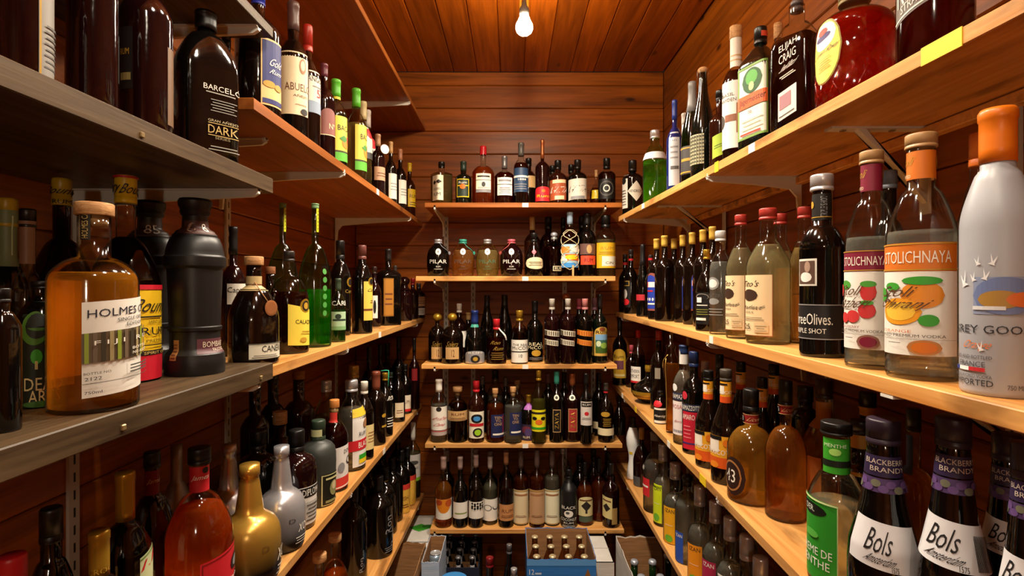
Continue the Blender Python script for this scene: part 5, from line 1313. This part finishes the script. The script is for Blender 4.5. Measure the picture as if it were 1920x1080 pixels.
for i, (x, t, w, l) in enumerate(((1264, 447, 34, (1267, 1276)), (1280, 441, 34, (1279, 1290)), (1298, 436, 36, (1296, 1315)), (1318, 431, 38, (1315, 1326)), (1336, 425, 40, None))):
    blue(x, t, w, .085, bl_lab(l[0], l[1], 508, 582) if l else [])
b('RF2', 1172, 477, 24, (.56, .72, .34, .5), 'K', ('s', '#2a2424', .1), [(1165, 1178, 492, 497, 'r')], 'black bottle with dull red ring, behind', .07)
b('RF2', 1463, 401, 58, (.56, .76, .40, .5), TG('#ece2b8', .7), ('s', '#a8342c', .085), [], 'plain clear bottle with red cap, behind', .12)
b('RF2', 1508, 388, 60, (.56, .76, .40, .5), TG('#e8d090', .7), ('s', '#a8342c', .085), [], 'plain clear bottle with red cap, behind', .13)
b('RF2', 1666, 320, 78, (.56, .74, .40, .5), 'K', ('s', '#5a6068', .1), [], 'black bottle behind the raspberry vodka', .15)
b('RF2', 1836, 250, 104, (.52, .80, .36, .35), TG('#e2e4dc', .6), ('s', '#c8641c', .14), [], 'clear bottle with orange cap, behind', .155)

# --- third right shelf
def chain(root, sf):
    m = MB()
    m.tube([sf.pt(-.9 + .02 * i, .10 + .06 * i, .0015) for i in range(12)], .0013)
    m.tube([sf.pt(-.5 - .7 * sin(i * .3), .80 - .02 * i, .0018) for i in range(8)], .0013)
    m.build('gold_chain', metal('#c8a050'), root, True)
b('RF3', 1162, 592, 27, (.56, .70, .30, .6), 'K', ('f', 'k', .2), [(1150, 1173, 653, 707, '#c9a030', [R_(.12, .3, .8, .6, '#6a3a4a'), T('Rum', .45, .74, .7, .12, 'k'), R_(.1, .06, .9, .14, '#e8d890')], 'a')], 'black bottle with yellow arched label in the far corner', .03)
b('RF3', 1216, 683, 62, 'orb', 'K', None, [(1180, 1252, 731, 745, 'gd', [R_(0, .3, 1, .36, 'br')]), (1208, 1224, 684, 697, 'gd')], 'round black orb bottle with gold belt')
b('RF3', 1196.5, 619, 27, (.56, .74, .32, .6), TG('#3a120a', .6), ('s', 'r', .12), [(1180, 1201, 686, 716, '#e8e2d8', [T('SOUTHERN', .46, .72, .9, .22), T('COMFORT', .5, .4, .8, .24), R_(0, 0, 1, .12, 'r')]), (1174, 1180, 706, 728, 'tan')], 'bottle with red cap and white lettered label', .075)
def ribbon(root, sf):
    put_label(sf, root, (-1, .3, .52, .72, '#c8202c', [], 'e'), 'ribbon')
b('RF3', 1238, 733, 25, (.55, .80, .4, .6), 'BR', ('s', 'k', .14), [(1227, 1248, 763, 792, 'k', [R_(0, .88, 1, 1, 'w'), R_(0, .04, 1, .2, 'w'), T('Heering', .5, .48, .9, .2, 'w', 0, .2)])], 'small dark bottle with red ribbon and striped label', fn=ribbon)
b('RF3', 1258, 627, 31, 'vase', TG('#d89038', .7), None, [], 'tall vase shaped bottle of golden liqueur',
  fn=chain)
b('RF3', 1282, 647, 41, (.60, .74, .40, .6), TG('#ece4d8', .74), ('f', '#20345c', .09), [(1261, 1300, 657, 682, '#e0dcd4', [E(.2, .8, .2, .3, '#b8b8b4')]), (1262, 1300, 734, 748, '#2a3048', [T('RAMAZZOTTI', .5, .5, .9, .6, 'w')]), (1262, 1300, 750, 812, '#ece0dc', [T('ROSATO', .4, .84, .7, .12, '#b84a50'), T('Aperitivo', .4, .4, .5, .1, '#c87a80', 0, .3)]), (1263, 1300, 803, 808, '#20345c'), (1262, 1270, 718, 732, '#e4e4e0', [], 'e')], 'clear bottle with white and blue labels')
b('RF3', 1301, 659, 45, (.60, .74, .36, .6), 'K', ('s', '#1c2c54', .15, 1.05), [(1280, 1312, 755, 768, '#2a3048', [T('RAMAZZOTTI', .5, .5, .95, .66, 'w')]), (1281, 1309, 769, 838, '#c01c34', [T('AMARO', .4, .86, .8, .14, 'w'), R_(0, .14, 1, .18, '#3a2a6a'), *LINES(4, .3, .7, '#e87a80', .1, .6)]), (1280, 1289, 732, 747, '#c83040', [], 'e')], 'black bottle with red label and navy cap')
def apricot(x, top, w, off, full=True):
    labs = []
    if full:
        sc = w / 60.0
        yb = 888 if x < 1340 else 918
        labs = [(x - w * .49, x + w * .22, yb - 86 * sc - (12 if w < 56 else 22), yb - 52 * sc + (14 if w < 56 else 4), '#e8a828', [R_(0, .5, .5, .9, '#f0e8d8'), R_(0, .0, 1, .34, '#d85a18'), T('APRICOT', .42, .5, .9, .16, '#f4ece0'), R_(.0, .88, .6, 1, 'k'), E(.8, .8, .16, .12, '#e07818'), E(.3, .1, .2, .1, '#e88a20')])]
    labs.append((x - w * .40, x + w * .3, top + 22 * w / 56, top + 64 * w / 60, '#e8a020', [R_(0, .4, .5, .8, '#f0e8d8'), R_(0, 0, 1, .3, '#d85018'), T('APRICOT', .5, .5, .8, .14, '#f4ece0'), R_(0, .84, .6, .92, 'k')]))
    b('RF3', x, top, w, (.42, .70, .36, .35), 'BR', ('s', 'k' if x != 1361 else '#4a443c', .10), labs, 'dark ribbed bottle with orange apricot labels' if full else 'dark bottle with orange neck label, behind', off)
apricot(1328, 694, 50, None); apricot(1361, 692, 58, None)
def handle(root, sf):
    m = MB(); m.tube([sf.pt(1.25, .16, .0), sf.pt(1.35, .18, .006), sf.pt(1.3, .32, .008), sf.pt(1.15, .44, .004), sf.pt(.9, .50, .001)], .0022)
    m.build('glass_ridge', clear_glass('#ffb040'), root, True)
def l43(x, top, w, off, desc, fn=None, G=None):
    b('RF3', x, top, w, (.46, .66, .30, .85), G or TG('#ffc45c', .70), ('s', 'k', .20, 1.0), [(x - w * .49, x - w * .10, 852, 922, '#2a1410', [E(.4, .5, .46, .40, '#a87040'), E(.4, .5, .4, .35, '#2a1410'), T('43', .36, .5, .5, .34, 'w')], 'e'), (x - w * .25, x + w * .25, top + 46, top + 63, '#8a1c1c', [R_(0, .94, 1, 1, 'tan'), R_(0, 0, 1, .06, 'tan'), E(.16, .5, .15, .46, 'k'), T('43', .16, .5, .16, .5, 'w'), T('Licor', .62, .5, .4, .4, 'tan', 0, .3)])][(0 if fn else 1):], desc, off, fn=fn)
l43(1408, 729, 92, None, 'honey coloured liqueur bottle with black cap', handle)
b('RF3', 1568, 790, 112, (.50, .69, .46, .6), TG('#e2dcc0', .5), ('s', 'k', .075, 1.08), [(1544, 1594, 818, 883, '#3aa028', [R_(0, .2, 1, .38, '#101a10'), E(.4, .62, .16, .1, '#a8e070'), T('MENTHE', .4, .8, .6, .1, '#d8f0c8')]), (1511, 1571, 930, 1078, '#2c9428', [E(.34, .87, .44, .075, '#0c140c'), T('DER.', .34, .87, .3, .07, '#e8f0e0'), T('CREME DE', .44, .36, .9, .1, '#f0f4e8'), T('MENTHE', .42, .22, .84, .1, '#f0f4e8'), E(.4, .56, .2, .05, '#5ab848'), R_(0, .98, 1, 1, '#c8d898'), R_(.98, 0, 1, 1, '#c8d898')], 'r', -.02)], 'clear bottle with bright green label and black cap')
def bols(x, top, w, off, desc, l0, l1, y0, y1, bar=False):
    cy = (y0 + y1) / 2
    els = [T('Bols', .44, .60, .32, .50, '#1c1a1c', 0, .25), T('Amsterdam', .46, .22, .34, .2, '#1c1a1c', 0, .3), T('1575', .62, .08, .08, .12, '#1c1a1c')]
    if bar: els += [R_(.74 + .012 * i, .08, .748 + .012 * i, .8, 'k') for i in range(14)]
    nk = w * .30
    b('RF3', x, top, w, 'bols', 'K', ('s', '#2a1e2c', .12, 1.02), [(l0, l1, y0, y1, '#dcdce0', els, 'r', -.03),
        (x - nk, x + nk, top + w * .46, top + w * .72, '#2a1c40', [T('BLACKBERRY', .55, .72, .7, .26, '#c8b8a8'), T('BRANDY', .58, .36, .56, .24, '#c8b8a8')]),
        (x - nk * 1.1, x + nk * 1.1, top + w * .74, top + w * .92, '#4a3460', [E(.1 + .1 * i, .3 + .35 * (i % 2), .07, .26, '#5f4379' if i % 3 else '#6a6a58') for i in range(9)])], desc, off)
bols(1656, 784, 142, None, 'black cone shaped brandy bottle, white band in full view', 1592, 1722, 966, 1046)
bols(1928, 830, 150, .075, 'black cone shaped brandy bottle at the picture edge', 1850, 1995, 1040, 1120)
bols(1787, 780, 150, .115, 'black cone shaped brandy bottle with barcode on its band', 1716, 1846, 966, 1048, True)
bols(1888, 812, 130, .17, 'black cone shaped brandy bottle, behind', 1838, 1945, 970, 1030)
b('RF3', 1184, 647, 22, STD, 'RD', ('s', '#b84a5a', .2), [], 'slim dark bottle with pink cap', .10)
b('RF3', 1235, 620, 32, (.56, .74, .32, .6), 'BR', ('s', '#a82a30', .12), [(1228, 1238, 688, 708, '#8a8070')], 'dark bottle with red cap, behind', .10)
b('RF3', 1322, 677, 40, STD, 'BR', ('s', '#b89a90', .14), [], 'dark bottle with pale pink cap, behind', .13)
b('RF3', 1349, 664, 42, STD, 'K', ('s', 'k', .2), [], 'black bottle with tall black cap, behind', .15)
apricot(1389, 678, 48, .135, False); apricot(1429, 707, 52, .115, False); apricot(1451, 683, 52, .19, False)
l43(1473, 712, 84, .13, 'darker honey liqueur bottle with black cap, behind', None, TG('#f0a048', .66))
b('RF3', 1510, 724, 56, (.7, .8, .5, .6), 'K', ('s', 'k', .14), [(1502, 1518, 760, 790, 'k', [E(.5, .6, .1, .1, 'dr')])], 'plain black bottle in deep shade', .20)
b('RF3', 1545, 711, 88, (.50, .70, .34, .6), TG('#f0a048', .66), ('s', '#2a1a10', .14), [(1530, 1562, 752, 800, '#a8722c'), (1508, 1540, 850, 950, '#a8642c')], 'amber brandy bottle with tan neck label', .165)
b('RF3', 1612, 787, 84, (.50, .66, .44, .6), 'BR', ('s', 'k', .10), [(1590, 1634, 813, 838, '#b88a38'), (1592, 1634, 880, 886, 'gd')], 'dark bottle with gold neck bands', .16)
b('RF3', 1627, 735, 70, (.56, .70, .44, .6), 'K', ('s', 'k', .12), [(1610, 1644, 762, 778, '#b88a38')], 'black bottle with gold ring, far behind', .235)
b('RF3', 1713, 765, 104, (.46, .66, .26, .8), TG('#ffc058', .66), ('s', 'k', .13), [(1690, 1712, 815, 885, '#2a4a8a')], 'amber bottle with blue neck label', .17)

# --- bottom right shelf
b('RF4', 1187, 782, 26, 'wave', 'WH', ('f', '#2a2420', .16), [(1180, 1186, 845, 850, 'y')], 'white wavy bottle with dark cap')
b('RF4', 1229, 810, 47, (.52, .72, .38, .6), TG('#cfc8c0', .62), ('f', '#8a8480', .1), [(1203, 1218, 893, 926, '#c8242c', [R_(.1, .5, .9, .6, 'w')]), (1198, 1208, 870, 880, None, [T('XAN', .5, .5, .9, .8, 'w')])], 'big clear bottle with red label', .05)
def zan(x, top, w, lab, l0, l1, y0, y1, desc, off=None, cap='s', txt='k'):
    els = [T('IZAN', .55, .90, .7, .10, 'w' if txt == 'w' else '#3a2a20'), E(.5, .14, .3, .1, '#6ab030'), *LINES(1, .5, .53, 'w', .2, .8)]
    b('RF4', x, top, w, (.46, .60, .44, .8), TG('#dcdcd4', .56, '#f0f2ee'), (('s', cap, .20, .92) if cap else None), [(l0, l1, y0, y1, lab, els)] if lab else [], desc, off)
zan(1243, 833, 37, '#c8d81c', 1225, 1241, 905, 975, 'clear bottle with lime yellow label')
zan(1266, 868, 46, '#e8a818', 1245, 1267, 945, 1028, 'clear bottle with orange yellow label')
b('RF4', 1289, 888, 48, (.60, .80, .40, .6), TG('#e4e2dc', .66), ('b', 'k', .14, 1.0), [(1267, 1281, 992, 1050, '#2a50b0', [T('IZAN', .5, .88, .8, .1, 'w')])], 'clear bottle with blue label and black ball cap')
zan(1312, 911, 47, '#e89018', 1290, 1316, 1015, 1095, 'clear bottle with orange label')
zan(1341, 939, 50, '#a8244a', 1317, 1342, 1045, 1120, 'clear bottle with crimson label', txt='w')
zan(1369, 969, 55, '#d8d4d0', 1345, 1372, 1072, 1140, 'clear bottle with pale label')
zan(1400, 1003, 60, None, 0, 0, 0, 0, 'unlabelled clear bottle with silver cap')
zan(1426, 1044, 66, None, 0, 0, 0, 0, 'unlabelled clear bottle with bright flat cap')
b('RF4', 1203, 802, 32, (.40, .70, .28, .7), 'RD', ('f', '#b8862c', .2), [(1188, 1200, 890, 915, '#4a4a4c')], 'round dark red bottle with gold neck', .065)
b('RF4', 1263, 846, 36, STD, 'BR', ('s', '#5a5450', .14), [], 'dark bottle with grey cap, behind', .13)
b('RF4', 1306, 868, 40, STD, TG('#b8b0a0', .6), ('s', '#6a6460', .14), [], 'clear bottle with grey cap, behind', .14)
b('RF4', 1352, 915, 46, STD, TG('#b8b0a0', .6), ('s', '#6a6460', .14), [], 'clear bottle with grey cap, behind', .14)
b('RF4', 1396, 955, 50, STD, TG('#b8b0a0', .6), ('s', '#6a6460', .14), [], 'clear bottle with grey cap, behind', .14)

place()
words()
def px_labels(d):
    """label boxes given in frame pixels become fractions of this bottle"""
    sd, h = SH[d['sh']][:2]
    yb = 540 - h * F / d['Y']
    out = []
    for L in d['L']:
        L = list(L)
        if abs(L[0]) > 3 or abs(L[1]) > 3:
            hw = d['w'] / 2.0
            L[0], L[1] = (L[0] - d['x']) / hw, (L[1] - d['x']) / hw
            v0, v1 = (yb - L[3]) / (yb - d['top']), (yb - L[2]) / (yb - d['top'])
            L[2], L[3] = max(.01, v0), min(.995, v1)
            # a box on the neck: rescale to the radius found there
            pr = profile(d['P']); rr = r_at(pr, (L[2] + L[3]) / 2)
            if rr < .8: L[0] /= rr; L[1] /= rr
            L[0] = max(-2.6, min(2.6, L[0])); L[1] = max(-2.6, min(2.6, L[1]))
        if L[4] is None and not L[5]: continue
        out.append(tuple(L))
    d['L'] = out
for d in ALL:
    px_labels(d)
    build_bottle(d)
print('BOTTLES', len(ALL))

# ------------------------------------------------------------------ cartons and beer on the floor
CB = cardboard('brown_cardboard', '#a8794c', '#8a5f38')
CBW = cardboard('white_cardboard', '#d8d4cc', '#c4beb4')
CBB = cardboard('blue_cardboard', '#2c78c8', '#2468b0')
CBN = cardboard('navy_cardboard', '#141c34', '#0d1224')
CBL = cardboard('pale_blue_cardboard', '#b8c8dc', '#9cb4d0')

def carton(name, x0, x1, y0, y1, z0, z1, outer, inner, label, torn=0.0, low_front=None, closed=False, extra=None):
    root = empty(name, ((x0 + x1) / 2, (y0 + y1) / 2, z0))
    tag(root, label, 'box', 'cartons on the floor')
    cx, cy = (x0 + x1) / 2, (y0 + y1) / 2
    t = .004
    hx, hy, H = (x1 - x0) / 2, (y1 - y0) / 2, z1 - z0
    m = MB(); m.box((-hx, -hy, 0), (hx, hy, t)); m.build('base', inner, root)
    def wall(pn, a, b, axis, top):
        """panel with a ragged top edge; inside and outside layers"""
        n = 14
        for layer, (o0, o1, mt) in enumerate(((0, t * .5, outer), (t * .5, t, inner))):
            m = MB()
            P = []
            for i in range(n + 1):
                s = i / n
                jag = torn * (sin(i * 2.7) * .5 + .5 * sin(i * 5.1 + 1)) * .5
                P.append((a + (b - a) * s, top + (jag if layer == 0 else jag * .6 - torn * .4)))
            poly = [(a, t)] + P + [(b, t)]
            poly = [(a, t), (b, t)] + P[::-1]
            if axis == 'front': m.prism(poly, 'y', -hy + o0, -hy + o1)
            if axis == 'back': m.prism(poly, 'y', hy - o1, hy - o0)
            if axis == 'left': m.prism(poly, 'x', -hx + o0, -hx + o1)
            if axis == 'right': m.prism(poly, 'x', hx - o1, hx - o0)
            m.build(pn if layer == 0 else 'liner', mt, root)
    wall('front_panel', -hx, hx, 'front', low_front if low_front else H)
    wall('back_panel', -hx, hx, 'back', H)
    wall('side_panel', -hy + t, hy - t, 'left', H)
    wall('side_panel', -hy + t, hy - t, 'right', H)
    if closed:
        m = MB(); m.box((-hx, -hy, H - .002), (hx, -.002, H)); m.build('flap', outer, root)
        m = MB(); m.box((-hx, .002, H - .002), (hx, hy, H)); m.build('flap', outer, root)
    return root

def flat_print(root, els, plane, w, h, origin, name='lettering'):
    """els in 0..1 of a panel of size w x h; plane 'front' faces the aisle, 'top' lies flat, 'left' faces -x"""
    mb, mats, im = MB(), [], {}
    def mi(c):
        if c not in im: im[c] = len(mats); mats.append(plain(c, .55))
        return im[c]
    def mp(s, t, off):
        if plane == 'front': return (origin[0] + s * w, origin[1] - off, origin[2] + t * h)
        if plane == 'left': return (origin[0] - off, origin[1] + (1 - s) * w, origin[2] + t * h)
        return (origin[0] + s * w, origin[1] + t * h, origin[2] + off)
    lay = .0006
    for e in els:
        lay += .0003
        if e[0] == 'r': patch(mb, mp, e[1:5], 'r', mi(e[5]), lay, 1, 1)
        elif e[0] == 'e': patch(mb, mp, (e[1] - e[3], e[2] - e[4], e[1] + e[3], e[2] + e[4]), e[6], mi(e[5]), lay, 16, 2)
        else:
            _, txt, sc, tc, ww, hh, c, rot, sh = e
            V, Fc = text_mesh(txt)
            mb.add([mp(sc + (x - .5 + sh * (y - .5)) * ww, tc + (y - .5) * hh, lay) for x, y in V], Fc, mi(c))
    mb.build(name, mats, root)

def beer(x, y, z0, hgt, r, glass, capc, label, group, lab=None, neck=None):
    root = tag(empty('beer_bottle', (x, y, z0), -atan2(x, y)), label, 'bottle', group)
    pr = profile((.52, .74, .42, .35))
    sf = Surf(pr, r, hgt); sf.k = .7; sf.curved = False
    lathe_surf(sf, 0, .985, 0, 20, 'body', glass, root)
    m = MB(); rr = r * .42
    m.lathe([(hgt * .965, rr * 1.22), (hgt * .972, rr * 1.3), (hgt * .99, rr * 1.18), (hgt, rr * .95)], 21, rib=-.05)
    m.build('crown_cap', metal(capc, .35), root, True)
    if lab: put_label(sf, root, (-1.6, 1.6, .12, .42, lab))
    if neck: put_label(sf, root, (-1.6, 1.6, .74, .86, neck))
    return root

ZF = FLOOR + .0005
# stack with the blue twelve-pack
carton('storage_carton', .055, .331, 2.075, 2.340, ZF, EYE - 1.302, CB, CB, 'brown carton under the blue twelve pack', closed=True)
blue12 = carton('beer_carton', .058, .328, 2.08, 2.336, EYE - 1.301, EYE - 1.050, CBB, CB, 'open blue twelve pack carton of beer under back shelves', torn=.006, low_front=.242)
flat_print(blue12, [R_(0, .9, 1, 1, '#5a9ad8'), T('12', .07, .80, .07, .085, '#e8eef4'), R_(.12, .76, .21, .79, '#b8d0e8'), T('Modelo', .38, .56, .5, .26, '#1a1c30'), R_(.84, .3, .92, .70, '#8a5a24'), E(.88, .70, .055, .16, '#8a5a24', 'd'), E(.88, .5, .06, .1, '#d8c89a')], 'front', .27, .242, (-.135, -.128, 0))
for j, y in enumerate((2.125, 2.208, 2.292)):
    for i in range(4):
        beer(.098 + .0635 * i, y, EYE - 1.2965, .232, .0285, dark_glass('#4a2008'), '#ead2a4', 'brown beer bottle in blue carton, %s from left in %s row' % (ORD[i], ('front', 'middle', 'back')[j]), 'beer bottles in the blue carton', '#d8c48a')
# pale cartons beside it
wc = carton('white_carton', .338, .412, 2.15, 2.38, ZF, EYE - 1.105, CBW, CB, 'narrow white carton beside the blue twelve pack', closed=True)
flat_print(wc, [E(.45, .60, .34, .07, '#3a3a3c'), E(.45, .60, .30, .06, '#d8d4cc'), R_(.1, .8, .9, .83, '#4a4a4c')], 'front', .074, .395, (-.037, -.115, 0), 'print')
# dark case under the bottom shelf
dc = carton('bottle_case', -.342, -.150, 2.405, 2.700, ZF, EYE - 1.262, CBN, CBN, 'navy case of dark beer under bottom back shelf')
m = MB()
for i in (1, 2): m.box((-.096 + .064 * i - .0012, -.14, .006), (-.096 + .064 * i + .0012, .14, .19))
for j in (1, 2, 3): m.box((-.090, -.1475 + .0737 * j - .0012, .006), (.090, -.1475 + .0737 * j + .0012, .19))
m.build('divider', CB, dc)
for j in range(4):
    for i in range(3):
        beer(-.342 + .032 + .064 * i, 2.405 + .037 + .0737 * j, ZF + .0045, .268, .026, dark_glass('#0a0807'), '#a8a8ac', 'dark beer bottle in navy case, %s from left in %s row' % (ORD[i], ORD[j]), 'beer bottles in the navy case', '#1a2448', '#c8c8cc')
# bottles standing in a low tray between the cases
tr = carton('bottle_tray', -.140, .048, 2.12, 2.36, ZF, EYE - 1.365, CB, CB, 'low brown tray holding big dark bottles on the floor')
for x, y, h, r, lb, cc, dsc in ((-.092, 2.20, .295, .040, '#a8242c', 'dr', 'round dark bottle with red label in the floor tray'), (-.012, 2.30, .300, .030, None, 'gy', 'tall dark bottle with silver cap at back of floor tray'), (.008, 2.175, .262, .034, '#8a8a8e', 's', 'short dark bottle with bright cap at front of floor tray')):
    root = tag(empty('liquor_bottle', (x, y, ZF + .005), -atan2(x, y)), dsc, 'bottle', 'bottles in the floor tray')
    pr = profile((.50, .78, .36, .6)); sf = Surf(pr, r, h + .09); sf.k = 1; sf.curved = False
    lathe_surf(sf, 0, .98, 0, 32, 'body', dark_glass('#0a0807'), root)
    cap_part(sf, ('s', cc, .10), root, 32)
    if lb: put_label(sf, root, (-.9, .5, .48, .66, lb, [R_(.1, .4, .8, .6, 'w')]))
# blue tub in front of the navy case
tb = tag(empty('plastic_tub', (-.225, 2.06, ZF)), 'blue round lidded tub in front of the navy case', 'tub')
m = MB(); m.lathe([(0, .044), (.01, .047), (.36, .053)], 32); m.build('tub_body', plain('#d8dce0', .4), tb, True)
m = MB(); m.lathe([(.36, .056), (.372, .056), (.376, .053), (.374, .048)], 32); m.build('lid', plain('#3a86c8', .35), tb, True)
# left side: open brown carton, printed white box, small pale blue carton with a can
carton('open_carton', -.640, -.372, 1.86, 2.30, ZF, EYE - 1.098, CB, CB, 'open brown carton with torn flaps under left shelves', torn=.012)
gb = carton('printed_box', -.640, -.362, 2.36, 2.70, ZF, EYE - 1.150, CBW, CB, 'white box with green leaf print in the left corner', closed=True)
flat_print(gb, [E(.72, .58, .2, .12, '#3a9a28', 'd'), E(.84, .62, .1, .05, '#2a6a20'), R_(.62, .14, .95, .16, '#8a8a8a')], 'top', .278, .34, (-.139, -.17, .35), 'print')
carton('pale_carton', -.360, -.290, 2.12, 2.35, ZF, EYE - 1.090, CBL, CB, 'narrow pale blue carton holding cans', torn=.006)
for k, y in enumerate((2.17, 2.27)):
    root = tag(empty('drink_can', (-.325, y, ZF + .0045)), 'drink can in pale blue carton, %s one' % ('nearer', 'farther')[k], 'can', 'cans in the pale carton')
    m = MB(); m.lathe([(0, .020), (.008, .027), (.352, .027), (.366, .022)], 24); m.build('can_body', metal('#a8c0d8', .3), root, True)
    m = MB(); m.lathe([(.366, .023), (.370, .023), (.3705, .020), (.368, .019)], 24); m.build('can_lid', metal('#d8dce0', .25), root, True)
# right side: open white carton with green bottles
rc = carton('open_carton', .440, .725, 1.80, 2.26, ZF, EYE - 1.052, CBW, CB, 'open white carton with red print under right shelves', torn=.012)
flat_print(rc, [E(.45, .70, .14, .16, '#b82a3a', 'd'), R_(.3, .5, .6, .56, '#b82a3a')], 'left', .46, .448, (-.1425, -.23, 0), 'print')
for k, (x, y) in enumerate(((.475, 2.07), (.545, 2.07), (.475, 1.96), (.545, 1.96), (.475, 1.86), (.62, 2.12))):
    beer(x, y, ZF + .0045, .440, .030, dark_glass('#10280e'), '#c8ccd8', 'green bottle with silver cap in white carton, %s' % ('far left', 'far middle', 'middle left', 'middle right', 'nearest', 'far right')[k], 'green bottles in the white carton')
